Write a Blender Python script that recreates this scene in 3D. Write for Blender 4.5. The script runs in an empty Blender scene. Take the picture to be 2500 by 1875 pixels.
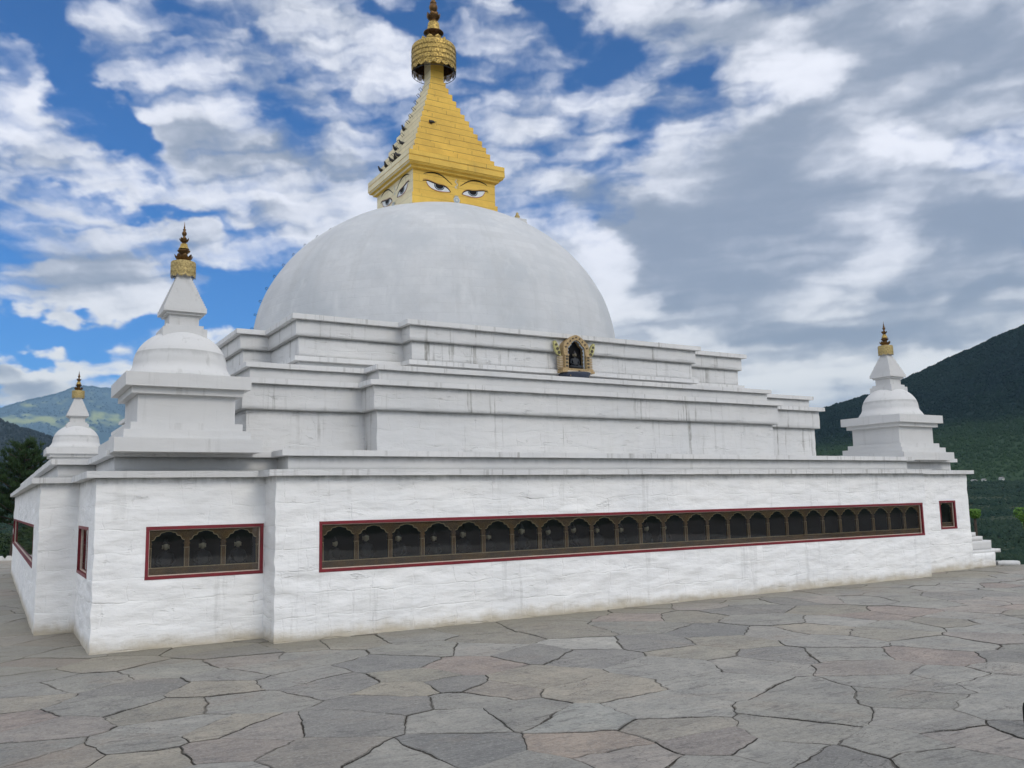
import bpy, math, random
import numpy as np
from mathutils import Vector, Matrix, noise

# ------------------------------------------------------------------ camera, world, sun, exposure
scene = bpy.context.scene
COL = scene.collection
R = math.radians

cam_data = bpy.data.cameras.new('camera')
cam = bpy.data.objects.new('camera', cam_data)
COL.objects.link(cam)
YAW, PITCH, ROLL = 0.5392, 0.1325, -0.0208
fw = Vector((math.sin(YAW) * math.cos(PITCH), math.cos(YAW) * math.cos(PITCH), math.sin(PITCH)))
rt0 = Vector((math.cos(YAW), -math.sin(YAW), 0))
up0 = rt0.cross(fw)
rt = rt0 * math.cos(ROLL) + up0 * math.sin(ROLL)
up = -rt0 * math.sin(ROLL) + up0 * math.cos(ROLL)
CAM = Vector((-8.5718, -17.6393, 1.6))
cam.matrix_world = Matrix(((rt.x, up.x, -fw.x, CAM.x), (rt.y, up.y, -fw.y, CAM.y), (rt.z, up.z, -fw.z, CAM.z), (0, 0, 0, 1)))
cam_data.sensor_width = 36
cam_data.lens = 2127.08 / 2500 * 36
cam_data.clip_start = 0.05
cam_data.clip_end = 20000
scene.camera = cam

vs = scene.view_settings
vs.view_transform = 'Standard'
vs.look = 'None'
vs.exposure = 0.08
vs.gamma = 1.0
vs.use_curve_mapping = False
scene.cycles.max_bounces = 8
scene.cycles.diffuse_bounces = 3
scene.cycles.glossy_bounces = 3
scene.cycles.transparent_max_bounces = 12

SUN_EL, SUN_AZ = 36.0, 172.0          # azimuth measured from +y towards +x

class NT:
    """small node-graph writer"""
    def __init__(s, tree):
        s.t = tree
        s.l = tree.links
    def n(s, typ, **kw):
        nd = s.t.nodes.new(typ)
        for k, v in kw.items():
            setattr(nd, k, v)
        return nd
    def put(s, sock, v):
        if isinstance(v, bpy.types.NodeSocket):
            s.l.new(v, sock)
        elif v is not None:
            sock.default_value = v
    def math(s, op, a, b=None, c=None, clamp=False):
        nd = s.n('ShaderNodeMath', operation=op, use_clamp=clamp)
        s.put(nd.inputs[0], a)
        s.put(nd.inputs[1], b)
        s.put(nd.inputs[2], c)
        return nd.outputs[0]
    def vm(s, op, a, b=None, scale=None):
        nd = s.n('ShaderNodeVectorMath', operation=op)
        s.put(nd.inputs[0], a)
        s.put(nd.inputs[1], b)
        if scale is not None:
            s.put(nd.inputs[3], scale)
        return nd.outputs['Value'] if op in ('LENGTH', 'DOT_PRODUCT', 'DISTANCE') else nd.outputs['Vector']
    def noise(s, vec, scale, detail=4, rough=0.55, dist=0.0, lac=2.0):
        nd = s.n('ShaderNodeTexNoise')
        s.put(nd.inputs['Vector'], vec)
        s.put(nd.inputs['Scale'], scale)
        s.put(nd.inputs['Detail'], detail)
        s.put(nd.inputs['Roughness'], rough)
        s.put(nd.inputs['Distortion'], dist)
        s.put(nd.inputs['Lacunarity'], lac)
        return nd.outputs['Fac']
    def mapr(s, v, a, b, c=0.0, d=1.0, smooth=False):
        nd = s.n('ShaderNodeMapRange', interpolation_type='SMOOTHSTEP' if smooth else 'LINEAR')
        s.put(nd.inputs[0], v)
        for i, x in enumerate((a, b, c, d)):
            s.put(nd.inputs[i + 1], x)
        return nd.outputs[0]
    def mix(s, f, a, b, mode='MIX'):
        nd = s.n('ShaderNodeMix', data_type='RGBA', blend_type=mode)
        s.put(nd.inputs[0], f)
        s.put(nd.inputs[6], (*a, 1) if isinstance(a, tuple) and len(a) == 3 else a)
        s.put(nd.inputs[7], (*b, 1) if isinstance(b, tuple) and len(b) == 3 else b)
        return nd.outputs[2]
    def mapping(s, vec, loc=(0, 0, 0), rot=(0, 0, 0), scale=(1, 1, 1), typ='POINT'):
        nd = s.n('ShaderNodeMapping', vector_type=typ)
        s.put(nd.inputs[0], vec)
        s.put(nd.inputs[1], loc)
        s.put(nd.inputs[2], rot)
        s.put(nd.inputs[3], scale)
        return nd.outputs[0]
    def sep(s, vec):
        nd = s.n('ShaderNodeSeparateXYZ')
        s.put(nd.inputs[0], vec)
        return nd.outputs
    def comb(s, x=0.0, y=0.0, z=0.0):
        nd = s.n('ShaderNodeCombineXYZ')
        for i, v in enumerate((x, y, z)):
            s.put(nd.inputs[i], v)
        return nd.outputs[0]

# ------------------------------------------------------------------ sky: physical sky with drifting cloud decks, laid out by azimuth / elevation
COVER = [(3.97,24.82,6.74,1.48,-0.775,-0.75),(6.68,23.07,3.06,1.05,-0.878,-0.45),(0.55,27.32,2.34,1.14,-0.325,-0.5),(7.94,18.03,6.08,0.66,-0.126,-0.7),(2.56,17.13,4.05,0.48,-0.03,-0.3),(8.03,15.42,3.23,0.7,-0.379,-0.3),(18.46,26.05,6.39,0.82,-0.608,-0.35),(16.06,23.98,1.76,0.7,-0.25,-0.3),(23.47,29.75,5.3,1.15,-0.596,-0.4),(21.56,30.69,2.78,1.06,-0.243,-0.2),(15.01,15.63,3.51,1.02,-0.216,-0.35),(13.25,17.09,1.71,0.57,-0.197,-0.2),(4.87,9.94,8.83,1.23,0.104,-1.0),(13.34,12.8,3.76,2.17,0.04,-1.0),(1.46,9.85,3.66,1.06,0.066,-0.6),(5.48,13.69,1.54,0.41,-0.292,-0.15),(31.91,31.11,1.91,0.66,-0.311,-0.45),(35.11,29.7,2.79,0.82,-0.495,-0.2),(39.53,28.1,2.21,1.2,-0.234,-0.4),(36.91,26.41,1.91,1.64,-0.066,-0.25),(39.77,23.18,1.86,1.26,-0.081,-0.35),(38.61,21.85,2.44,0.87,0.247,-0.4),(40.1,20.32,1.85,0.72,-0.399,-0.35),(44.1,26.06,1.52,1.07,-0.116,-0.35),(37.13,23.91,1.89,0.84,-0.065,-0.2),(34.93,24.58,1.91,1.4,-0.051,-0.2),(12.7,16.34,4.36,1.99,0.058,0.35),(3.49,12.97,5.43,2.29,0.08,0.55),(1.55,8.0,2.91,1.58,-0.245,0.6),(7.98,9.13,5.45,1.26,0.129,0.35),(0.81,22.75,2.82,3.1,-0.682,0.25),(8.18,26.51,4.17,3.58,-0.56,0.15),(11.12,22.43,4.52,1.66,-0.246,0.25),(15.53,19.51,6.02,1.71,-0.034,0.25),(7.08,19.55,4.07,0.95,-0.07,0.2),(49.09,15.78,11.07,6.3,-0.131,0.5),(56.79,26.11,10.25,2.97,-0.245,0.55),(45.76,7.91,9.53,3.53,-0.069,0.5),(58.2,12.45,6.08,4.32,-0.142,0.5),(41.82,17.6,3.85,2.06,0.251,0.4),(35.73,20.29,2.51,1.45,-0.054,0.25),(27.89,24.74,3.84,7.47,-0.011,0.2),(43.36,29.04,5.48,1.56,-0.131,0.3),(50.27,12.23,13.95,7.46,-0.118,0.45),(41.7,15.26,4.75,4.14,-0.079,0.3),(55.01,21.02,8.28,5.33,-0.193,0.3),(47.3,24.06,4.64,2.16,-0.143,0.25),(48.5,6.29,17.08,3.48,-0.072,0.5),(59.15,9.09,5.9,2.69,-0.115,0.4),(27.67,9.76,9.23,6.07,-0.025,0.2)]
GREY = [(58.96,15.7,4.42,1.52,-0.226,1.0),(46.3,17.49,7.53,2.74,0.138,0.5),(48.29,21.21,4.98,1.69,0.196,0.5),(44.87,12.98,6.83,1.61,-0.175,0.45),(51.32,23.36,4.5,1.04,0.251,0.4),(59.41,23.53,6.22,2.98,-0.237,0.4),(54.18,27.39,10.73,2.24,-0.232,0.28),(38.77,18.1,3.98,1.61,-0.399,0.45),(36.67,20.25,2.19,1.16,-0.058,0.35),(11.98,22.25,3.7,1.25,-0.249,0.45),(18.5,21.24,5.21,0.91,-0.091,0.45),(16.09,21.78,2.37,0.85,-0.182,0.35),(23.43,20.72,4.07,0.81,-0.068,0.35),(3.43,14.31,4.37,1.61,0.092,0.35),(2.07,6.95,2.92,1.19,-0.157,0.35),(52.29,9.76,6.64,0.96,-0.097,0.35),(60.07,11.53,1.87,0.85,0.255,0.5),(55.12,12.14,0.9,0.69,-0.116,0.5),(42.46,12.26,1.18,0.45,0.283,0.35),(0.96,20.0,2.23,1.52,0.155,0.25),(47.35,10.59,8.15,0.76,-0.141,0.25),(42.42,29.14,4.32,1.3,-0.12,0.2),(59.03,19.38,4.88,1.01,-0.342,-0.85),(55.01,21.02,1.88,1.17,-0.343,-0.6),(49.71,24.93,3.65,1.2,-0.001,-0.65),(49.32,27.47,2.33,1.02,-0.162,-0.2),(38.03,15.04,2.14,2.1,-0.561,-0.7),(39.16,12.75,2.73,1.35,-0.313,-0.55),(42.93,9.7,3.21,0.95,-0.236,-0.5),(47.97,6.75,3.3,1.46,-0.151,-0.95),(50.54,12.06,3.25,1.28,-0.1,-0.35),(54.47,14.03,2.32,1.39,0.426,-0.4),(14.43,15.88,3.84,1.2,0.134,-0.6),(5.57,11.22,3.93,0.69,0.061,-0.25),(1.51,8.79,1.92,0.92,-0.236,-0.6),(7.99,8.71,5.16,1.4,0.109,-0.9),(0.3,23.15,2.55,3.33,-0.676,-0.45),(13.5,19.08,3.8,0.79,-0.07,-0.45),(7.87,20.05,3.53,0.88,-0.158,-0.45),(10.15,26.53,4.27,1.68,-0.566,-0.2),(27.28,26.66,2.57,5.6,-0.001,-0.35),(35.63,17.52,3.08,0.83,-0.548,-0.65),(52.15,7.64,2.37,0.97,-0.076,-0.6),(58.55,7.66,2.85,0.86,0.196,-0.6),(55.27,7.26,3.02,0.82,0.295,-0.5)]
STREAK = math.radians(130)

# --- cloud decks computed once by azimuth and elevation (degrees)
def _grad(ix, iy, seed):
    h = (ix.astype(np.int64) * 374761393 + iy.astype(np.int64) * 668265263 + seed * 1442695041) & 0xffffffff
    h = ((h ^ (h >> 13)) * 1274126177) & 0xffffffff
    h = h ^ (h >> 16)
    a = (h & 0xffff).astype(np.float32) * np.float32(2 * math.pi / 65536)
    return np.cos(a), np.sin(a)
def perlin(x, y, seed):
    x0, y0 = np.floor(x), np.floor(y)
    fx, fy = (x - x0).astype(np.float32), (y - y0).astype(np.float32)
    ux, uy = fx * fx * fx * (fx * (fx * 6 - 15) + 10), fy * fy * fy * (fy * (fy * 6 - 15) + 10)
    out = 0
    for i in (0, 1):
        for j in (0, 1):
            gx, gy = _grad(x0 + i, y0 + j, seed)
            d = gx * (fx - i) + gy * (fy - j)
            out = out + d * (ux if i else 1 - ux) * (uy if j else 1 - uy)
    return out * 1.5
def fbm(x, y, seed, octs=6, gain=.52, lac=2.03, billow=False):
    s, a, t = 0, 1.0, 0
    c, r = math.cos(.6), math.sin(.6)
    for o in range(octs):
        n = perlin(x, y, seed + o * 17)
        s = s + a * ((2.4 * np.abs(n) - .70) if billow else n)
        t += a
        a *= gain
        x, y = (x * c - y * r) * lac + 3.7, (x * r + y * c) * lac - 1.9
    return s / t
def sstep(x, a, b):
    t = np.clip((x - a) / (b - a), 0, 1)
    return t * t * (3 - 2 * t)
def clouds(az, el, octs=7):
    ra, re = np.radians(az), np.radians(np.maximum(el, -4))
    dz = np.sin(re)
    k = 1 / (np.maximum(dz, 0) + .24)
    px, py = np.cos(re) * np.sin(ra) * k, np.cos(re) * np.cos(ra) * k * .62
    wx, wy = fbm(px * 2.6, py * 2.6, 5, 5), fbm(px * 2.6 + 40, py * 2.6, 6, 5)
    wx2, wy2 = fbm(az * .35, el * .6, 8, 5), fbm(az * .35 + 30, el * .6, 9, 5)
    soft = 1 - .45 * sstep(az, 26, 44)
    ca, ce = az + (wx * 3.0 + wx2 * 2.2) * soft, el + (wy * 2.0 + wy2 * 1.5) * soft
    def field(items, base):
        acc = np.full_like(az, base)
        for (a0, e0, l1, l2, th, amp) in items:
            c, s = math.cos(th), math.sin(th)
            u = ((ca - a0) * c + (ce - e0) * s) / max(l1, .3)
            v = (-(ca - a0) * s + (ce - e0) * c) / max(l2, .3)
            acc += amp * (1 - sstep(np.sqrt(u * u + v * v), .35, 1.45))
        return acc
    cover, grey = field(COVER, .05), field(GREY, .10)
    # the high deck on the left is combed into streaks; the low deck on the right is lumpy
    c, s = math.cos(STREAK), math.sin(STREAK)
    def tex(ox, oy):
        qx, qy = px + ox + wx * .05, py + oy + wy * .05
        sx_, sy_ = (qx * c + qy * s), (-qx * s + qy * c) * .30
        hi = fbm(sx_ * 5.0, sy_ * 5.0, 11, octs, .55)
        lx, ly = (ca * .6 + az * .4) * .058 - ox * 1.2, (ce * .6 + el * .4) * .098 - oy * 1.2
        lo = fbm(lx * 1.9, ly * 1.9, 31, octs, .54)
        bl = fbm(lx * 3.8 + sx_ * 6, ly * 3.8 + sy_ * 6, 51, octs - 1, .47, billow=True)
        return hi, lo, bl
    hi, lo, bl = tex(0, 0)
    low = 1 - sstep(el, 4.0, 17.0)
    right = sstep(az, 26, 44)
    wl = np.clip(.66 - .50 * right - .35 * low, .1, 1)
    wb = .30 + .16 * low - .08 * right
    n = hi * wl + lo * (1 - wl) + bl * wb
    dens = n * (1.75 - .25 * right) + cover + .40
    alpha = sstep(dens, -.10, .95 - .35 * low - .2 * right)
    hi2, lo2, bl2 = tex(.022, -.050)
    n2 = hi2 * wl + lo2 * (1 - wl) + bl2 * wb
    relief = (n - n2)
    shade = grey * (.92 + .06 * right) + .27 + .08 * low * right + np.clip((dens - .35) * .20, 0, .34) - relief * (.95 - .25 * right) - bl * (.24 + .16 * right) - lo * .45 * right - fbm(px * 5, py * 5, 71, 6, .6) * (.25 - .10 * right)
    shade = (.5 + .5 * np.tanh((shade - .50 + .04 * right) * 2.4))[..., None]
    low = low[..., None]
    bright = np.array([.93, .945, 1.02]) * (1 - low) + np.array([1.06, 1.04, .96]) * low
    dark = np.array([.27, .32, .415]) * (1 - low) + np.array([.30, .345, .40]) * low
    rgb = bright * (1 - shade) + dark * shade
    return rgb, alpha

world = bpy.data.worlds.new('World')
scene.world = world
world.use_nodes = True
g = NT(world.node_tree)
world.node_tree.nodes.clear()
SKY_STRENGTH = 0.1
sky = g.n('ShaderNodeTexSky', sky_type='NISHITA')
sky.sun_disc = False
sky.sun_elevation = R(SUN_EL)
sky.sun_rotation = R(SUN_AZ)
sky.altitude = 1300
sky.air_density = 1.0
sky.dust_density = 0.3
sky.ozone_density = 2.5
tc = g.n('ShaderNodeTexCoord')
dirv = tc.outputs['Generated']
sx, sy, sz = g.sep(dirv)
az = g.math('MULTIPLY', g.math('ARCTAN2', sx, sy), 180 / math.pi)
el = g.math('MULTIPLY', g.math('ARCSINE', sz), 180 / math.pi)
def cloud_image(name, w, h, a0, a1, e0, e1, octs):
    aa, ee = np.meshgrid(a0 + (a1 - a0) * (np.arange(w, dtype=np.float32) + .5) / w, e0 + (e1 - e0) * (np.arange(h, dtype=np.float32) + .5) / h)
    rgb, al = clouds(aa, ee, octs)
    px = np.concatenate([rgb, al[..., None]], -1).astype(np.float32)
    im = bpy.data.images.new(name, w, h, alpha=True, float_buffer=True)
    im.colorspace_settings.name = 'Non-Color'
    im.alpha_mode = 'CHANNEL_PACKED'
    im.pixels.foreach_set(px.ravel())
    im.update()
    u = g.math('DIVIDE', g.math('SUBTRACT', az, a0), a1 - a0)
    v = g.math('DIVIDE', g.math('SUBTRACT', el, e0), e1 - e0)
    nd = g.n('ShaderNodeTexImage', image=im, interpolation='Cubic', extension='EXTEND')
    g.put(nd.inputs[0], g.comb(u, v, 0.0))
    return nd.outputs['Color'], nd.outputs['Alpha']
c_all, a_all = cloud_image('cloud_deck_all_round', 768, 384, -180.0, 180.0, -90.0, 90.0, 5)
c_win, a_win = cloud_image('cloud_deck_ahead', 1568, 784, -14.0, 78.0, -4.0, 42.0, 8)
inside = g.math('MULTIPLY', g.math('MULTIPLY', g.mapr(az, -13.5, -3.0), g.mapr(az, 77.5, 67.0)), g.math('MULTIPLY', g.mapr(el, -3.8, -3.0), g.mapr(el, 41.5, 34.0)))
cloud = g.vm('SCALE', g.mix(inside, g.vm('MULTIPLY', c_all, (1.98, 1.92, 1.80)), c_win), scale=1.0 / SKY_STRENGTH)
alpha = g.mapr(inside, 0.0, 1.0, g.mapr(a_all, 0.0, 1.0, 0.55, 1.0), a_win)   # sky outside the view brightened and filled in to add light on left-facing walls
blue = g.vm('MULTIPLY', sky.outputs[0], (0.13, 0.60, 1.06))
final = g.mix(alpha, blue, cloud)
bg = g.n('ShaderNodeBackground')
g.put(bg.inputs['Color'], final)
bg.inputs['Strength'].default_value = SKY_STRENGTH
wo = g.n('ShaderNodeOutputWorld')
g.l.new(bg.outputs[0], wo.inputs[0])

sun_d = bpy.data.lights.new('sun', 'SUN')
sun_d.energy = 1.0
sun_d.angle = R(24)
sun_d.color = (1.0, 0.92, 0.80)
sun = bpy.data.objects.new('sun', sun_d)
COL.objects.link(sun)
sdir = Vector((math.sin(R(SUN_AZ)) * math.cos(R(SUN_EL)), math.cos(R(SUN_AZ)) * math.cos(R(SUN_EL)), math.sin(R(SUN_EL))))
sun.rotation_euler = sdir.to_track_quat('Z', 'Y').to_euler()
sun.location = (0, -30, 40)

# ------------------------------------------------------------------ mesh helpers
def nz(p, f, seed=0.0):
    return noise.noise_vector(Vector((p[0] * f + seed, p[1] * f - seed, p[2] * f + seed * .7)))

class MB:
    def __init__(s):
        s.v, s.f, s.m, s.sm = [], [], [], []
    def face(s, idx, m=0, smooth=False):
        s.f.append(tuple(idx)); s.m.append(m); s.sm.append(smooth)
    def add(s, pts):
        k = len(s.v)
        s.v.extend([tuple(p) for p in pts])
        return list(range(k, len(s.v)))
    def box(s, x0, x1, y0, y1, z0, z1, m=0):
        a = s.add([(x0, y0, z0), (x1, y0, z0), (x1, y1, z0), (x0, y1, z0), (x0, y0, z1), (x1, y0, z1), (x1, y1, z1), (x0, y1, z1)])
        for q in ((0, 3, 2, 1), (4, 5, 6, 7), (0, 1, 5, 4), (1, 2, 6, 5), (2, 3, 7, 6), (3, 0, 4, 7)):
            s.face([a[i] for i in q], m)
    def lathe(s, prof, c=(0, 0), n=32, m=0, smooth=True, ph=0.0, caps=True):
        rings = []
        for r, z in prof:
            rings.append(s.add([(c[0] + r * math.cos(ph + 2 * math.pi * i / n), c[1] + r * math.sin(ph + 2 * math.pi * i / n), z) for i in range(n)]))
        for a, b in zip(rings, rings[1:]):
            for i in range(n):
                j = (i + 1) % n
                s.face((a[i], a[j], b[j], b[i]), m, smooth)
        if caps:
            s.face(rings[0][::-1], m)
            s.face(rings[-1], m)
    def square(s, prof, c=(0, 0), m=0):          # stepped square tower: list of (half width, z)
        s.lathe([(w * math.sqrt(2), z) for w, z in prof], c, 4, m, False, math.pi / 4)
    def tube(s, path, r, n=8, m=0, smooth=True, caps=True):
        path = [Vector(p) for p in path]
        rr = r if isinstance(r, (list, tuple)) else [r] * len(path)
        rings = []
        prev = None
        for i, p in enumerate(path):
            t = (path[min(i + 1, len(path) - 1)] - path[max(i - 1, 0)]).normalized()
            if prev is None:
                a = t.orthogonal().normalized()
            else:
                a = (prev - t * prev.dot(t))
                a = a.normalized() if a.length > 1e-6 else t.orthogonal().normalized()
            prev = a
            b = t.cross(a)
            rings.append(s.add([p + (a * math.cos(2 * math.pi * k / n) + b * math.sin(2 * math.pi * k / n)) * rr[i] for k in range(n)]))
        for a, b in zip(rings, rings[1:]):
            for i in range(n):
                j = (i + 1) % n
                s.face((a[i], a[j], b[j], b[i]), m, smooth)
        if caps:
            s.face(rings[0][::-1], m)
            s.face(rings[-1], m)
    def extrude(s, pts, o, u, v, d, m=0, back=True):
        """2-D polygon pts in plane (o,u,v) thickened along d"""
        o, u, v, d = Vector(o), Vector(u), Vector(v), Vector(d)
        a = s.add([o + u * p[0] + v * p[1] for p in pts])
        b = s.add([o + u * p[0] + v * p[1] + d for p in pts])
        n = len(pts)
        s.face(a, m)
        if back:
            s.face(b[::-1], m)
        for i in range(n):
            j = (i + 1) % n
            s.face((a[j], a[i], b[i], b[j]), m)
    def ribbon(s, pts, o, u, v, d, w, m=0):
        """flat strip of width w following 2-D polyline pts, standing d proud"""
        n = len(pts)
        L, Rr = [], []
        ww = w if isinstance(w, (list, tuple)) else [w] * n
        for i, p in enumerate(pts):
            a, b = pts[max(i - 1, 0)], pts[min(i + 1, n - 1)]
            t = Vector((b[0] - a[0], b[1] - a[1])).normalized()
            nn = Vector((-t.y, t.x)) * ww[i] / 2
            L.append((p[0] + nn.x, p[1] + nn.y)); Rr.append((p[0] - nn.x, p[1] - nn.y))
        o, u, v, d = Vector(o), Vector(u), Vector(v), Vector(d)
        la = s.add([o + u * q[0] + v * q[1] for q in L]); ra = s.add([o + u * q[0] + v * q[1] for q in Rr])
        lb = s.add([o + u * q[0] + v * q[1] + d for q in L]); rb = s.add([o + u * q[0] + v * q[1] + d for q in Rr])
        for i in range(n - 1):
            s.face((lb[i], rb[i], rb[i + 1], lb[i + 1]), m)
            s.face((la[i], lb[i], lb[i + 1], la[i + 1]), m)
            s.face((ra[i], ra[i + 1], rb[i + 1], rb[i]), m)
        s.face((la[0], ra[0], rb[0], lb[0]), m); s.face((la[-1], lb[-1], rb[-1], ra[-1]), m)
    def masonry(s, outline, z0, z1, ru, rz, amp, freq=2.6, seed=0.0, holes=(), caps=True, segs=None, zk=2.6, smooth=True):
        """a closed wall or slab ring whose faces are gridded and pushed about by noise; holes = {segment: [(x/y range, z range)]}"""
        n = len(outline)
        nzr = max(1, int(round((z1 - z0) / rz)))
        top, bot = [], []
        def disp(p, k=1.0):
            a = nz((p[0], p[1], p[2] * zk), freq, seed)
            b = nz((p[0], p[1], p[2] * zk * .8), freq * 3.1, seed + 7)
            return (p[0] + (a.x + .45 * b.x) * amp * k, p[1] + (a.y + .45 * b.y) * amp * k, p[2] + (a.z * .35 + b.z * .25) * amp * k)
        for i in range(n):
            a, b = Vector(outline[i]), Vector(outline[(i + 1) % n])
            L = (b - a).length
            fine = segs is None or i in segs
            nu = max(1, int(round(L / (ru if fine else 4 * ru))))
            us = [k / nu for k in range(nu + 1)]
            zs = [z0 + (z1 - z0) * k / nzr for k in range(nzr + 1)]
            hs = [h for h in holes if h[0] == i]
            if hs:
                us, zs = set(us), set(zs)
                for _, (h0, h1), (hz0, hz1) in hs:
                    for h in (h0, h1):
                        us = {x for x in us if abs(x * L - h) > .012} | {h / L}
                    for h in (hz0, hz1):
                        zs = {x for x in zs if abs(x - h) > .012} | {h}
                us, zs = sorted(us), sorted(zs)
            grid = []
            for z in zs:
                row = []
                for uu in us:
                    p = a.lerp(b, uu)
                    k = 1.0
                    for _, (h0, h1), (hz0, hz1) in hs:
                        dx = max(h0 - uu * L, uu * L - h1, 0); dz = max(hz0 - z, z - hz1, 0)
                        k = min(k, max(0.0, min(1.0, math.hypot(dx, dz) / .07)))
                    row.append(disp((p.x, p.y, z), k))
                grid.append(s.add(row))
            for r in range(len(zs) - 1):
                for c in range(len(us) - 1):
                    uc, zcn = (us[c] + us[c + 1]) / 2 * L, (zs[r] + zs[r + 1]) / 2
                    if any(h0 < uc < h1 and hz0 < zcn < hz1 for _, (h0, h1), (hz0, hz1) in hs):
                        continue
                    s.face((grid[r][c], grid[r][c + 1], grid[r + 1][c + 1], grid[r + 1][c]), 0, smooth)
            bot += grid[0][:-1]; top += grid[-1][:-1]
        if caps:
            s.face(bot[::-1]); s.face(top)
    def build(s, name, mats, parent=None, loc=None):
        me = bpy.data.meshes.new(name)
        me.from_pydata(s.v, [], s.f)
        for mt in (mats if isinstance(mats, (list, tuple)) else [mats]):
            me.materials.append(mt)
        me.polygons.foreach_set('material_index', s.m)
        me.polygons.foreach_set('use_smooth', s.sm)
        me.update()
        o = bpy.data.objects.new(name, me)
        COL.objects.link(o)
        if parent is not None:
            o.parent = parent
            if parent.type == 'EMPTY':
                o.location = -parent.location
        if loc is not None:
            o.location = loc
        return o

def thing(name, label, cat, loc=(0, 0, 0), group=None):
    o = bpy.data.objects.new(name, None)
    COL.objects.link(o)
    o.empty_display_size = 0.2
    o.location = loc
    tag(o, label, cat, group)
    return o
def tag(o, label=None, cat=None, group=None, kind=None):
    for k, v in (('label', label), ('category', cat), ('group', group), ('kind', kind)):
        if v:
            o[k] = v
    return o
def dup(root, loc, label=None, rz=0.0):
    r = root.copy(); COL.objects.link(r); r.location = loc
    if rz:
        r.rotation_euler = (0, 0, rz)
    if label:
        r['label'] = label
    for ch in root.children:
        c = ch.copy(); COL.objects.link(c); c.parent = r
        for gch in ch.children:
            d = gch.copy(); COL.objects.link(d); d.parent = c
    return r
def off(outline, d):
    """offset a counter-clockwise rectilinear outline outwards by d"""
    n = len(outline); out = []
    for i in range(n):
        p0, p1, p2 = Vector(outline[i - 1]), Vector(outline[i]), Vector(outline[(i + 1) % n])
        e1, e2 = (p1 - p0).normalized(), (p2 - p1).normalized()
        out.append((p1.x + d * (e1.y + e2.y), p1.y - d * (e1.x + e2.x)))
    return out

# ------------------------------------------------------------------ materials
def mat(name):
    m = bpy.data.materials.new(name)
    m.use_nodes = True
    t = NT(m.node_tree)
    b = m.node_tree.nodes['Principled BSDF']
    return m, t, b
def objco(t):
    return t.n('ShaderNodeTexCoord').outputs['Object']
def bump(t, h, dist, strength=1.0, normal=None):
    nd = t.n('ShaderNodeBump')
    nd.inputs['Distance'].default_value = dist
    nd.inputs['Strength'].default_value = strength
    t.put(nd.inputs['Height'], h)
    if normal:
        t.put(nd.inputs['Normal'], normal)
    return nd.outputs[0]

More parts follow.
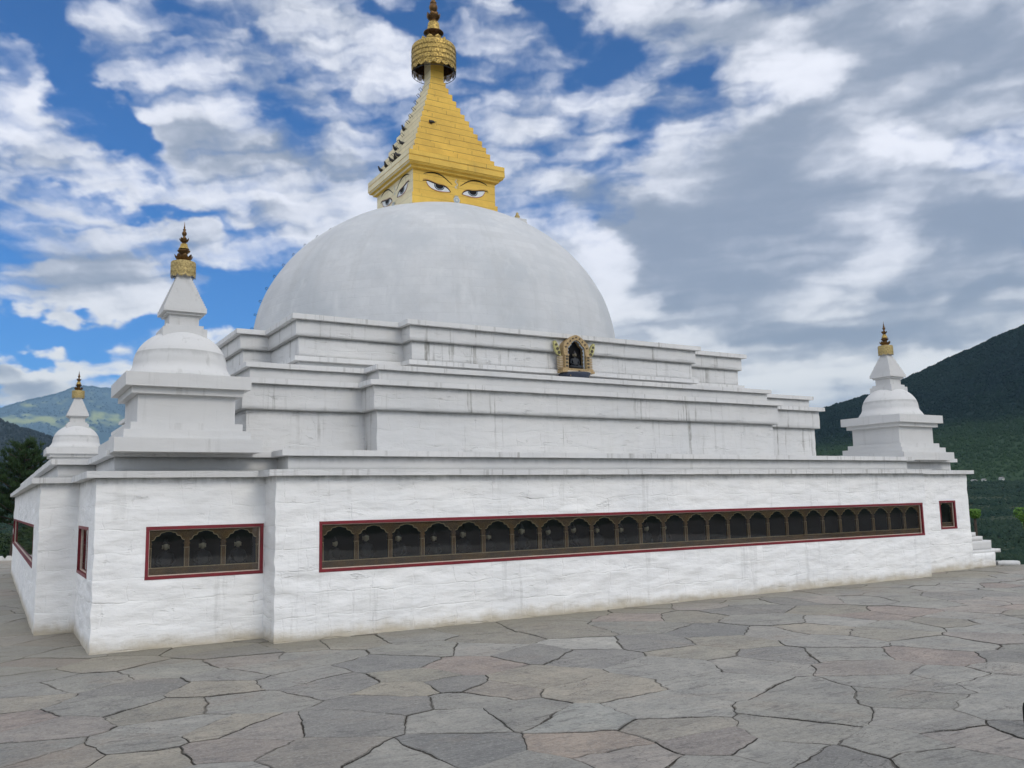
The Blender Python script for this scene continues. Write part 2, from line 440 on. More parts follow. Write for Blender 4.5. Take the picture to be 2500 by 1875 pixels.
def whitewash(name, relief=1.0, streak=0.5, foot=None, mildew_shade=None, course=0.24, tone=0.80, crack=1.0, drip=9.0, under=(), wet=0.0):
    """lime-washed rubble: lumpy courses, hairline crevices, run-off stains"""
    m, t, b = mat(name)
    co = objco(t)
    x, y, z = t.sep(co)
    big = t.noise(co, 0.9, 4, 0.6)
    col = t.mix(t.mapr(big, .3, .7), (tone, tone * .995, tone * .972), (tone * .90, tone * .905, tone * .90))
    patch = t.noise(t.mapping(co, scale=(3.0, 3.0, 7.0)), 1.0, 5, 0.65)
    col = t.mix(t.mapr(patch, .48, .72, 0, .16), col, (tone * .80, tone * .80, tone * .78))
    along = t.math('ADD', x, y)
    # crevices between the rubble courses: short, ragged, mostly level
    cv = t.noise(t.mapping(co, scale=(1.25 / course * .25, 1.25 / course * .25, 1.55 / course)), 1.0, 5, .55, .25)
    line = t.mapr(t.math('ABSOLUTE', t.math('SUBTRACT', cv, .5)), .0, .022, 1.0, 0.0)
    keep = t.noise(t.mapping(co, scale=(2.4, 2.4, 5.0)), 1.0, 5, .68)
    line = t.math('MULTIPLY', line, t.mapr(keep, .56, .64, 0, 1, True))
    fine = t.noise(t.mapping(co, scale=(4, 4, 15)), 1.0, 8, .70)
    pit = t.mapr(fine, .57, .66, 0, 1, True)
    lump = t.noise(t.mapping(co, scale=(2.1, 2.1, 6.4)), 1.0, 4, .48)
    h = t.math('ADD', lump, t.math('ADD', t.math('MULTIPLY', line, -.42 * crack), t.math('MULTIPLY', pit, -.10 * crack)))
    h = t.math('ADD', h, t.math('MULTIPLY', t.noise(co, 24, 5, .7), .10))
    # the blocks under the limewash
    bw = t.n('ShaderNodeTexNoise')
    t.put(bw.inputs['Vector'], co)
    bw.inputs['Scale'].default_value = 2.6
    bw.inputs['Detail'].default_value = 4
    bk = t.n('ShaderNodeTexBrick')
    t.put(bk.inputs['Vector'], t.vm('ADD', t.comb(along, z, 0.0), t.vm('MULTIPLY', t.vm('SUBTRACT', bw.outputs['Color'], (.5, .5, .5)), (.22, .15, 0))))
    for k_, v_ in (('Scale', 1.0), ('Mortar Size', .014), ('Mortar Smooth', 1.0), ('Brick Width', course * 2.1), ('Row Height', course)):
        bk.inputs[k_].default_value = v_
    bk.inputs['Color1'].default_value = (.30, .30, .30, 1)
    bk.inputs['Color2'].default_value = (.62, .62, .62, 1)
    bk.inputs['Mortar'].default_value = (.30, .30, .30, 1)
    seam = t.math('MULTIPLY', bk.outputs['Fac'], t.mapr(keep, .47, .62, .08, 1.0))
    h = t.math('ADD', t.math('MULTIPLY', h, .92), t.math('ADD', t.math('MULTIPLY', seam, -.12 * crack - .05), t.math('MULTIPLY', t.sep(bk.outputs['Color'])[0], .16)))
    col = t.mix(t.math('MULTIPLY', seam, .05), col, (.42, .42, .40))
    col = t.mix(t.math('MULTIPLY', line, .20 * crack), col, (.36, .36, .33))
    col = t.mix(t.math('MULTIPLY', pit, t.math('MULTIPLY', t.mapr(keep, .52, .66), .12 * crack)), col, (.42, .42, .39))
    # run-off stains: narrow dark drips and wider grey washes
    sn = t.noise(t.mapping(co, scale=(drip, drip, .30)), 1.0, 6, .72)
    wid = t.noise(t.mapping(co, scale=(.9, .9, .5)), 1.0, 4, .6)
    st = t.math('MULTIPLY', t.mapr(sn, .555 - wet * .4, .64 - wet * .5, 0, 1, True), t.mapr(wid, .42 - wet, .60 - wet, .06, 1, True))
    st = t.math('MULTIPLY', st, t.mapr(t.noise(t.mapping(co, scale=(9, 9, 5)), 1.0, 4, .65), .3, .6, .2, 1))
    col = t.mix(t.math('MULTIPLY', st, streak), col, (.20, .195, .17))
    wsh = t.noise(t.mapping(co, scale=(2.2, 2.2, .8)), 1.0, 6, .7)
    col = t.mix(t.mapr(wsh, .52, .70, 0, .30 * min(1, streak * 1.3)), col, (.50, .50, .47))
    for (u0, u1, ua) in under:  # ragged dark bands below the ledges: mildew with contact shadow painted in
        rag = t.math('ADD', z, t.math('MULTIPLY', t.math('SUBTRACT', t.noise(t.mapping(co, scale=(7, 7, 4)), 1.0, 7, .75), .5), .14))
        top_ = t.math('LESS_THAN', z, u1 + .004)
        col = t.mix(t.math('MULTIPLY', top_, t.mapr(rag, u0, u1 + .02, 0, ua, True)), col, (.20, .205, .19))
    if mildew_shade:  # mildew under the base ledge, darkened further to paint its shadow
        s0, s1, amt = mildew_shade
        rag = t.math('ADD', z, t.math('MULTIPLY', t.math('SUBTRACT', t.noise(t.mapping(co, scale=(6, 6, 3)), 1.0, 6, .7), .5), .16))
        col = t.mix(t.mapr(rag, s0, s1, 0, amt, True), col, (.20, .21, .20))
    if foot:
        rag = t.math('ADD', z, t.math('MULTIPLY', t.math('SUBTRACT', t.noise(co, 3.0, 6, .7), .5), .30))
        col = t.mix(t.mapr(rag, -.02, foot, .88, 0, True), col, (.46, .40, .29))
    t.put(b.inputs['Base Color'], col)
    b.inputs['Roughness'].default_value = .88
    t.put(b.inputs['Normal'], bump(t, h, .040 * relief, 1.0))
    return m

M_WALL = whitewash('whitewash_rubble', 1.0, .22, tone=.87, crack=.38, foot=.20, mildew_shade=(1.86, 1.985, .82), course=.27, drip=6.0)
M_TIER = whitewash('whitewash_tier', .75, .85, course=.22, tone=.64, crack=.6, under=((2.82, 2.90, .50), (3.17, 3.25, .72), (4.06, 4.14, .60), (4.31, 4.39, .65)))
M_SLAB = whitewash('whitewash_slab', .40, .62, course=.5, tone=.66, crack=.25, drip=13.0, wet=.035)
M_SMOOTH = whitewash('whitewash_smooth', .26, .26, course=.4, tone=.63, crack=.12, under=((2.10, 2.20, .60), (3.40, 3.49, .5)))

def dome_mat():
    m, t, b = mat('whitewash_dome')
    uv = t.n('ShaderNodeTexCoord').outputs['UV']
    co = objco(t)
    wuv = t.vm('ADD', uv, t.vm('SCALE', t.vm('SUBTRACT', t.n('ShaderNodeTexNoise').outputs['Color'], (.5, .5, .5)), scale=.004))
    br = t.n('ShaderNodeTexBrick')
    t.put(br.inputs['Vector'], wuv)
    br.inputs['Color1'].default_value = (.58, .595, .605, 1)
    br.inputs['Color2'].default_value = (.50, .515, .53, 1)
    br.inputs['Mortar'].default_value = (.48, .495, .51, 1)
    br.inputs['Scale'].default_value = 1.0
    br.inputs['Mortar Size'].default_value = .012
    br.inputs['Mortar Smooth'].default_value = 1.0
    br.inputs['Brick Width'].default_value = .62
    br.inputs['Row Height'].default_value = .20
    lo = t.noise(co, .8, 5, .6)
    col = t.mix(.50, br.outputs['Color'], (.51, .52, .525))
    col = t.mix(t.mapr(lo, .40, .62, 0, .75), col, (.43, .455, .475))
    md = t.noise(t.mapping(co, scale=(2.2, 2.2, 2.8)), 1.0, 7, .68)
    col = t.mix(t.mapr(md, .50, .66, 0, .30), col, (.42, .43, .43))
    dr = t.noise(t.mapping(uv, scale=(2.6, .22, 1)), 1.0, 6, .7)
    col = t.mix(t.mapr(dr, .53, .66, 0, .36), col, (.41, .42, .42))
    sp = t.noise(t.mapping(co, scale=(3, 3, 1.2)), 1.0, 6, .7)
    col = t.mix(t.mapr(sp, .55, .70, 0, .5), col, (.60, .61, .61))
    t.put(b.inputs['Base Color'], col)
    b.inputs['Roughness'].default_value = .85
    hh = t.math('ADD', t.math('MULTIPLY', br.outputs['Fac'], -.10), t.noise(co, 4.0, 7, .6))
    t.put(b.inputs['Normal'], bump(t, hh, .018, .7))
    return m
M_DOME = dome_mat()

def gold_paint():
    m, t, b = mat('yellow_painted_masonry')
    co = objco(t)
    x, y, z = t.sep(co)
    ge = t.n('ShaderNodeNewGeometry')
    nx, ny, nzz = t.sep(ge.outputs['Normal'])
    br = t.n('ShaderNodeTexBrick')
    t.put(br.inputs['Vector'], t.comb(t.math('ADD', x, y), t.math('SUBTRACT', z, 8.0), 0.0))
    br.inputs['Color1'].default_value = (1, 1, 1, 1)
    br.inputs['Color2'].default_value = (.86, .86, .86, 1)
    br.inputs['Mortar'].default_value = (.45, .45, .45, 1)
    br.inputs['Scale'].default_value = 1.0
    br.inputs['Mortar Size'].default_value = .006
    br.inputs['Brick Width'].default_value = .95
    br.inputs['Row Height'].default_value = .175
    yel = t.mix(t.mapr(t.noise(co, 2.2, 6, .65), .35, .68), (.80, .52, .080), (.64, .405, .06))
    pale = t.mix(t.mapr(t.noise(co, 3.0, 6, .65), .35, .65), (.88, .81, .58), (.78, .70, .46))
    # -x faces: paler faded coat, its tone lifted to stand for sky light
    sky_side = t.math('ADD', t.math('MULTIPLY', nx, -1), t.math('MULTIPLY', t.math('SUBTRACT', t.noise(co, 6, 5, .6), .5), .5))
    col = t.mix(t.mapr(sky_side, .55, .80, 0, .88), yel, pale)
    cr = t.noise(t.mapping(co, scale=(4, 4, .6)), 1.0, 6, .7)
    col = t.mix(t.mapr(cr, .60, .72, 0, .35), col, (.22, .16, .06))
    mo = t.noise(t.mapping(co, scale=(.9, .9, 2.0)), 2.0, 4, .6)
    jf = t.math('MULTIPLY', br.outputs['Fac'], t.mapr(mo, .40, .60, .04, .6))
    col = t.mix(t.math('MULTIPLY', jf, t.math('GREATER_THAN', z, 8.85)), col, (.13, .09, .03))
    col = t.mix(.5, col, br.outputs['Color'], 'MULTIPLY')
    t.put(b.inputs['Base Color'], col)
    b.inputs['Roughness'].default_value = .62
    t.put(b.inputs['Normal'], bump(t, t.math('ADD', t.noise(co, 8, 6, .6), t.math('MULTIPLY', br.outputs['Fac'], -.5)), .01, .6))
    return m
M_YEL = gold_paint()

def metal(name, c1, c2, rough=.35, metallic=.9, sc=14):
    m, t, b = mat(name)
    co = objco(t)
    n = t.noise(co, sc, 6, .7)
    t.put(b.inputs['Base Color'], t.mix(t.mapr(n, .35, .66), c1, c2))
    b.inputs['Metallic'].default_value = metallic
    t.put(b.inputs['Roughness'], t.mapr(n, .3, .7, rough * .8, rough * 1.5))
    t.put(b.inputs['Normal'], bump(t, n, .004, .4))
    return m
M_GILT = metal('gilded_copper', (.62, .44, .13), (.20, .14, .05), .5, .75, 22)
M_GILTPALE = metal('pale_gilt', (.56, .44, .18), (.26, .19, .08), .55, .35, 45)
M_BRONZE = metal('dark_bronze', (.20, .115, .045), (.065, .035, .018), .38)
M_IRON = metal('black_iron', (.045, .05, .055), (.02, .022, .025), .5, .6)

def plain(name, col, rough=.6, var=.15, sc=6.0, bmp=.0, spec=.5):
    m, t, b = mat(name)
    co = objco(t)
    n = t.noise(co, sc, 5, .65)
    d = tuple(c * (1 - var) for c in col); l = tuple(min(1, c * (1 + var)) for c in col)
    t.put(b.inputs['Base Color'], t.mix(t.mapr(n, .3, .7), d, l))
    b.inputs['Roughness'].default_value = rough
    b.inputs['Specular IOR Level'].default_value = spec
    if bmp:
        t.put(b.inputs['Normal'], bump(t, n, bmp, .7))
    return m
M_RED = plain('red_gloss_paint', (.165, .006, .013), .5, .25, 9, .002)
M_LINER = plain('pale_edging', (.62, .52, .42), .6, .15, 30)
M_TRIM = plain('faded_gold_edging', (.60, .46, .26), .5, .3, 40)
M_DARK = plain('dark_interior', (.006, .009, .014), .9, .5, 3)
M_BLACK = plain('plain_black', (.006, .006, .007), .6, .2, 8, spec=.15)
M_WHITEP = plain('white_paint', (.66, .68, .68), .5, .06, 8)
M_REDLINE = plain('red_line_paint', (.28, .055, .035), .5, .2, 8)
M_GREYEYE = plain('grey_blue_paint', (.30, .36, .42), .5, .1, 8)
M_PALEYEL = plain('cream_paint', (.74, .62, .32), .6, .1, 12)
M_SILVER = plain('pale_grey_paint', (.50, .53, .50), .5, .15, 20)

def carved():
    m, t, b = mat('carved_painted_wood')
    co = objco(t)
    v = t.n('ShaderNodeTexVoronoi')
    t.put(v.inputs['Vector'], t.vm('ADD', co, t.vm('SCALE', t.vm('SUBTRACT', t.n('ShaderNodeTexNoise').outputs['Color'], (.5, .5, .5)), scale=.02)))
    v.inputs['Scale'].default_value = 75
    n = t.noise(co, 5.5, 3, .6)
    n2 = t.noise(co, 120, 3, .7)
    base = t.mix(t.mapr(n, .36, .62), (.27, .150, .052), (.18, .112, .065))
    col = t.mix(t.mapr(v.outputs['Distance'], .10, .42, .55, 0), base, (.42, .27, .10))
    col = t.mix(t.mapr(n2, .60, .66, 0, .7), col, (.50, .38, .20))
    col = t.mix(t.mapr(n2, .40, .34, 0, .8), col, (.018, .010, .008))
    t.put(b.inputs['Base Color'], col)
    b.inputs['Roughness'].default_value = .6
    t.put(b.inputs['Normal'], bump(t, t.math('ADD', v.outputs['Distance'], n2), .006, .8))
    return m
M_CARVED = carved()
def pane_mat():
    m, t, b = mat('window_glass')
    nt = m.node_tree
    tr = t.n('ShaderNodeBsdfTransparent'); tr.inputs[0].default_value = (.88, .91, .92, 1)
    gl = t.n('ShaderNodeBsdfGlossy'); gl.inputs['Roughness'].default_value = .02
    fr = t.n('ShaderNodeFresnel'); fr.inputs['IOR'].default_value = 1.85
    ms = t.n('ShaderNodeMixShader')
    nt.links.new(fr.outputs[0], ms.inputs[0]); nt.links.new(tr.outputs[0], ms.inputs[1]); nt.links.new(gl.outputs[0], ms.inputs[2])
    co = objco(t)
    bn = bump(t, t.noise(co, 1.6, 2, .5), .006, .25)
    nt.links.new(bn, gl.inputs['Normal'])
    nt.links.new(ms.outputs[0], nt.nodes['Material Output'].inputs[0])
    return m
M_GLASS = pane_mat()

# ------------------------------------------------------------------ the great stupa
T1 = [(-5.64, -7.212), (6.85, -7.212), (6.85, -6.729), (9.0, -6.729), (9.0, 8.9), (-7.541, 8.9), (-7.541, 8.5), (-8.0, 8.5),
      (-8.0, -4.60), (-7.541, -4.60), (-7.541, -6.729), (-5.64, -6.729)]
def redent(m, A, bl, br, B, side, ms):
    return [(-m, -A), (m, -A), (m, -B), (br, -B), (br, -ms), (side, -ms), (side, ms), (br, ms), (br, B), (m, B), (m, A),
            (-m, A), (-m, B), (-bl, B), (-bl, ms), (-side, ms), (-side, -ms), (-bl, -ms), (-bl, -B), (-m, -B)]
T2 = redent(3.94, 6.179, 5.638, 5.638, 5.713, 6.10, 3.94)
T3 = redent(3.0765, 5.298, 4.797, 4.635, 4.966, 5.255, 3.445)

stupa = thing('stupa', 'great white stupa with stepped terraces, big whitewashed dome and painted yellow spire with eyes', 'stupa', (0, 0, 0))

WINDOWS = [  # segment, start along segment, width, z0, z1, bays
    ('long', 0, .540, 11.835, .787, 1.385, 26),
    ('single', 2, 1.15, .533, .842, 1.400, 1),
    ('side', 7, .30, 11.39, .780, 1.385, 26),
    ('narrow', 9, .15, 1.30, .790, 1.380, 3),
    ('triple', 10, .546, 1.339, .783, 1.375, 3)]
w = MB()
w.masonry(T1, -.02, 1.96, .035, .035, .0125, 2.4, 1.0,
          holes=[(s, (u0, u0 + wd), (z0, z1)) for _, s, u0, wd, z0, z1, _ in WINDOWS], caps=False, segs=(0, 2, 7, 8, 9, 10, 11, 1))
w.build('base_wall', M_WALL, stupa)

def slab(name, outline, d, z0, z1, m, ru=.09, rz=.04, amp=.005, seed=3.0, freq=3.0):
    b = MB()
    b.masonry(off(outline, d), z0, z1, ru, rz, amp, freq, seed, zk=.5 if z1 - z0 < .09 else 2.6, smooth=z1 - z0 > .09)
    return b.build(name, m, stupa)
slab('ledge_slab', T1, .110, 1.945, 2.020, M_SLAB, .06, .038, .0085, 5, 4.2)
slab('parapet_band', T1, -.200, 2.015, 2.205, M_SMOOTH, .12, .06, .006, 6)
slab('coping_slab', T1, -.100, 2.197, 2.268, M_SLAB, .06, .036, .0085, 7, 4.2)
slab('terrace_wall', T2, 0.0, 2.20, 2.905, M_TIER, .05, .05, .011, 8, 2.6)
slab('terrace_band', T2, .077, 2.898, 3.250, M_TIER, .07, .06, .008, 9, 2.6)
slab('ledge_slab', T2, .159, 3.243, 3.314, M_SLAB, .06, .035, .007, 10, 4.0)
slab('parapet_band', T2, -.050, 3.306, 3.490, M_SMOOTH, .12, .06, .005, 11)
slab('coping_slab', T2, .017, 3.482, 3.550, M_SLAB, .06, .035, .007, 12, 4.0)
slab('terrace_wall', T3, -.150, 3.50, 3.765, M_SMOOTH, .12, .06, .005, 13)
slab('plinth_course', T3, -.055, 3.752, 3.822, M_SLAB, .07, .035, .006, 14)
slab('terrace_wall', T3, -.140, 3.815, 4.145, M_TIER, .07, .06, .006, 15)
slab('terrace_band', T3, -.080, 4.135, 4.390, M_TIER, .08, .06, .005, 16)
slab('coping_slab', T3, 0.0, 4.382, 4.458, M_SLAB, .06, .038, .007, 17, 4.0)

# windows: red frame, carved arcade, glass, dark show recess
ARCH = [(0, 0), (.04, .02), (.075, .10), (.095, .25), (.115, .40), (.155, .48), (.215, .52), (.24, .60), (.255, .74), (.285, .84), (.335, .87), (.375, .90), (.415, .97), (.5, 1.0)]
def arch_line(w_, h):
    left = [(u * w_, v * h) for u, v in ARCH]
    return left + [(w_ - u, v) for u, v in left[-2::-1]]
def window(outline, seg, u0, wd, z0, z1, bays):
    a, b = Vector(outline[seg]), Vector(outline[(seg + 1) % len(outline)])
    d = (b - a).normalized()
    U, V = Vector((d.x, d.y, 0)), Vector((0, 0, 1))
    N = Vector((d.y, -d.x, 0))
    O = Vector((a.x, a.y, 0)) + U * u0 + V * z0
    H = z1 - z0
    def lb(mb, a0, a1, h0, h1, d0, d1, m=0):      # d measured inwards from the wall face
        mb.extrude([(a0, h0), (a1, h0), (a1, h1), (a0, h1)], O - N * d0, U, V, -N * (d1 - d0), m)
    fr = .031
    win = MB()
    lb(win, -.006, wd + .006, H - fr, H + .006, -.005, .085); lb(win, -.006, wd + .006, -.006, fr, -.006, .085)
    lb(win, -.005, fr, fr, H - fr, -.004, .085); lb(win, wd - fr, wd + .005, fr, H - fr, -.004, .085)
    f = win.build('window', M_RED, stupa)
    ln = MB()
    lw = .009
    lb(ln, fr, wd - fr, fr, fr + lw, .030, .060); lb(ln, fr, wd - fr, H - fr - lw, H - fr, .030, .060)
    lb(ln, fr, fr + lw, fr + lw, H - fr - lw, .030, .060); lb(ln, wd - fr - lw, wd - fr, fr + lw, H - fr - lw, .030, .060)
    ln.build('edging', M_LINER, f)
    i0, i1 = fr + lw, wd - fr - lw
    hb, ht = fr + lw, H - fr - lw
    sill, spring, apex = .125, .432, .534
    wb = (i1 - i0) / bays
    pw = min(.056, wb * .16)
    sl = MB()
    lb(sl, i0, i1, hb, sill, .054, .085)
    lb(sl, i0, i1, sill - .010, sill, .050, .054, 1)
    sl.build('sill_panel', [M_CARVED, M_TRIM], f)
    for k in range(bays + 1):
        c = i0 + wb * k
        p0, p1 = max(i0, c - pw / 2), min(i1, c + pw / 2)
        po = MB()
        lb(po, p0, p1, sill, spring + .002, .055, .085)
        lb(po, max(i0, p0 - .006), min(i1, p1 + .006), spring - .045, spring - .030, .050, .086)
        lb(po, max(i0, p0 - .004), min(i1, p1 + .004), spring - .090, spring - .082, .051, .086, 1)
        if k > 0: lb(po, p0, p0 + .006, sill, spring - .095, .051, .055, 1)
        if k < bays: lb(po, p1 - .006, p1, sill, spring - .095, .051, .055, 1)
        po.build('post', [M_CARVED, M_TRIM], f)
    for k in range(bays):
        l0 = i0 + wb * k + (0 if k else 0)
        x0 = pw / 2 if k else pw / 2
        op = wb - 2 * x0
        line = [(x0 + q[0], spring + q[1]) for q in arch_line(op, apex - spring)]
        am = MB()
        am.extrude([(0, spring)] + line + [(wb, spring), (wb, ht), (0, ht)], O - N * .0565 + U * l0, U, V, -N * .026)
        am.ribbon([(q[0], q[1] + .004) for q in line], O - N * .0565 + U * l0, U, V, N * .004, .009, 1)
        am.build('arch', [M_CARVED, M_TRIM], f)
    gl = MB()
    gl.face(gl.add([O - N * .044 + U * q[0] + V * q[1] for q in ((i0 - .004, hb - .004), (i1 + .004, hb - .004), (i1 + .004, ht + .004), (i0 - .004, ht + .004))]))
    gl.build('glass_pane', M_GLASS, f)
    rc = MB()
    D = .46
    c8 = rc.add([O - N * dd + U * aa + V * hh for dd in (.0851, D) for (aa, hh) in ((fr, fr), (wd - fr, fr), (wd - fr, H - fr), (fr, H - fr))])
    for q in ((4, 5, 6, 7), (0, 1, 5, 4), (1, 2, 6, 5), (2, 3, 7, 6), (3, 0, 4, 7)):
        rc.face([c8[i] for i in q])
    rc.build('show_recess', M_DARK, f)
    return O, U, N, wb, i0
WIN = {}
for nm, s, u0, wd, z0, z1, nb in WINDOWS:
    WIN[nm] = window(T1, s, u0, wd, z0, z1, nb)

# dome
dm = MB()
DR, DZ, DC = 4.057, 3.41, 4.817
NU, NV = 160, 56
t0 = math.asin((4.40 - DC) / DZ)
uvs = []
rows = []
for j in range(NV + 1):
    t = t0 + (math.pi / 2 - .02 - t0) * j / NV
    row = []
    for i in range(NU + 1):
        a = 2 * math.pi * (i % NU) / NU
        p = Vector((DR * math.cos(t) * math.cos(a), DR * math.cos(t) * math.sin(a), DC + DZ * math.sin(t)))
        q = nz(p, .9, 4) * .022 + nz(p, 3.2, 9) * .006
        row.append(p + q)
        uvs.append((2 * math.pi * i / NU * 4.0, t * 3.8))
    rows.append(dm.add(row))
for a, b in zip(rows, rows[1:]):
    for i in range(NU):
        dm.face((a[i], a[i + 1], b[i + 1], b[i]), 0, True)
dome = dm.build('dome', M_DOME, stupa)
uvl = dome.data.uv_layers.new(name='UVMap')
for lp in dome.data.loops:
    uvl.data[lp.index].uv = uvs[lp.vertex_index]
for k in range(13):                       # iron rungs up the shoulder of the dome
    t = R(-2.5) + R(5.1) * k
    a = R(172)
    def dp(aa, out):
        return Vector(((DR + out) * math.cos(t) * math.cos(aa), (DR + out) * math.cos(t) * math.sin(aa), DC + (DZ + out) * math.sin(t)))
    da = .075 / (DR * max(.2, math.cos(t)))
    rg = MB()
    rg.tube([dp(a - da, -.02), dp(a - da, .058), dp(a + da, .058), dp(a + da, -.02)], .0045, 6)
    rg.build('rung', M_IRON, stupa)

# harmika: yellow cube with painted eyes
hm = MB()
hm.square([(1.062, 7.60), (1.062, 8.245), (1.022, 8.247), (1.022, 8.83)])
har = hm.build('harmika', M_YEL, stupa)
ev = MB()
ev.square([(.9, 8.79), (1.060, 8.792), (1.098, 8.800), (1.104, 8.848), (1.165, 8.862), (1.176, 8.902), (1.192, 8.908), (1.192, 9.025), (1.180, 9.028), (1.180, 9.036), (1.190, 9.040), (1.190, 9.150), (.9, 9.151)])
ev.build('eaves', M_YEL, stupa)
LID = [(-.794, 8.560), (-.698, 8.577), (-.57, 8.553), (-.424, 8.518), (-.261, 8.515), (-.163, 8.463), (-.114, 8.399)]
BOT = [(-.707, 8.537), (-.651, 8.448), (-.555, 8.396), (-.426, 8.372), (-.262, 8.378), (-.13, 8.399)]
BROW = [(-.769, 8.716), (-.70, 8.745), (-.60, 8.772), (-.50, 8.780), (-.39, 8.765), (-.291, 8.733), (-.20, 8.672), (-.12, 8.615), (-.07, 8.579)]
def smooth(pts, n=2):
    for _ in range(n):
        q = [pts[0]]
        for a, b in zip(pts, pts[1:]):
            q += [(a[0] * .75 + b[0] * .25, a[1] * .75 + b[1] * .25), (a[0] * .25 + b[0] * .75, a[1] * .25 + b[1] * .75)]
        pts = q + [pts[-1]]
    return pts
def at_x(pts, x):
    for a, b in zip(pts, pts[1:]):
        if min(a[0], b[0]) <= x <= max(a[0], b[0]) and a[0] != b[0]:
            return a[1] + (b[1] - a[1]) * (x - a[0]) / (b[0] - a[0])
    return pts[-1][1]
for U, N in ((Vector((1, 0, 0)), Vector((0, -1, 0))), (Vector((0, -1, 0)), Vector((-1, 0, 0)))):
    O = N * 1.0225
    V = Vector((0, 0, 1))
    for sgn in (1, -1):
        f = lambda pts: [(sgn * (p[0] - .025) + .025, p[1]) for p in pts]
        lid, bot = smooth(LID), smooth(BOT)
        e = MB()
        lidin = [p for p in lid if -.70 <= p[0] <= -.13]
        e.extrude(f([(-.707, 8.537)] + lidin + bot[::-1][1:-1]), O, U, V, N * .003, 0)
        cx = -.392
        def disc(rx, rz, zc):
            low = []
            for k in range(25):
                th = math.pi * k / 24
                xx = cx - rx * math.cos(th); zz = zc - rz * math.sin(th)
                low.append((xx, max(zz, at_x(bot, xx) + .006)))
            topp = [(x_, at_x(lid, x_) - .006) for x_ in np.linspace(cx + rx, cx - rx, 9)]
            return low + topp
        e.extrude(f(disc(.125, .100, 8.500)), O + N * .0035, U, V, N * .002, 1)
        e.extrude(f(disc(.110, .086, 8.500)), O + N * .006, U, V, N * .002, 4)
        e.extrude(f(disc(.096, .071, 8.500)), O + N * .0085, U, V, N * .002, 1)
        e.ribbon(f(lid), O + N * .001, U, V, N * .008, [.010 + .014 * math.sin(math.pi * i / (len(lid) - 1)) for i in range(len(lid))], 1)
        e.ribbon(f(bot), O + N * .001, U, V, N * .006, .012, 2)
        e.ribbon(f([(p[0] - .01, p[1] + .028) for p in lid[2:-2]]), O, U, V, N * .003, .008, 2)
        e.build('eye', [M_WHITEP, M_BLACK, M_REDLINE, M_BLACK, M_GREYEYE], har)
        br_ = MB()
        bl = smooth(BROW)
        br_.ribbon(f(bl), O, U, V, N * .004, [.006 + .020 * math.sin(math.pi * (i / (len(bl) - 1)) ** .8) for i in range(len(bl))])
        br_.build('eyebrow', M_BLACK, har)
    cu = MB()
    curl = smooth([(.023, 8.719), (.035, 8.69), (-.012, 8.665), (.06, 8.62), (.055, 8.575), (.01, 8.56), (-.005, 8.53), (.03, 8.515), (.05, 8.535)])
    cu.ribbon(curl, O, U, V, N * .004, .016)
    cu.build('nose_curl', M_SILVER, har)
    me_ = MB()
    for rr, dd, mm in ((.078, .044, 0), (.056, .048, 1), (.030, .052, 0)):
        me_.extrude([(.016 + rr * math.cos(2 * math.pi * k / 24), 8.225 + rr * math.sin(2 * math.pi * k / 24)) for k in range(24)], O, U, V, N * dd, mm)
    for k in (-1, 0, 1):
        me_.extrude([(.016 + k * .03 - .012, 8.30), (.016 + k * .03 + .012, 8.30), (.016 + k * .03, 8.335)], O, U, V, N * .043, 0)
    me_.build('nose_medallion', [M_SILVER, M_GREYEYE], har)

# thirteen-step spire
STEPS = [(1.019, 9.150, 9.326), (.953, 9.326, 9.500), (.886, 9.500, 9.672), (.819, 9.672, 9.846), (.747, 9.846, 10.022), (.674, 10.022, 10.197), (.603, 10.197, 10.368),
         (.528, 10.368, 10.540), (.456, 10.540, 10.718), (.386, 10.718, 10.898), (.320, 10.898, 11.075), (.254, 11.075, 11.248), (.205, 11.248, 11.400), (.171, 11.400, 12.20)]
sp = MB()
prof = []
for w_, a, b in STEPS:
    prof += [(w_, a), (w_, b)]
sp.square([(.9, 9.145)] + prof)
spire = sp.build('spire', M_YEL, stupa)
for i, (w_, a, b) in enumerate(STEPS[:-2]):
    rg = MB()
    yy = .10 + .018 * (i % 2)
    rg.tube([(-w_ + .01, yy - .045, b - .03), (-w_ - .07, yy - .045, b + .035), (-w_ - .07, yy + .045, b + .035), (-w_ + .01, yy + .045, b - .03)], .006, 6)
    rg.build('rung', M_IRON, spire)

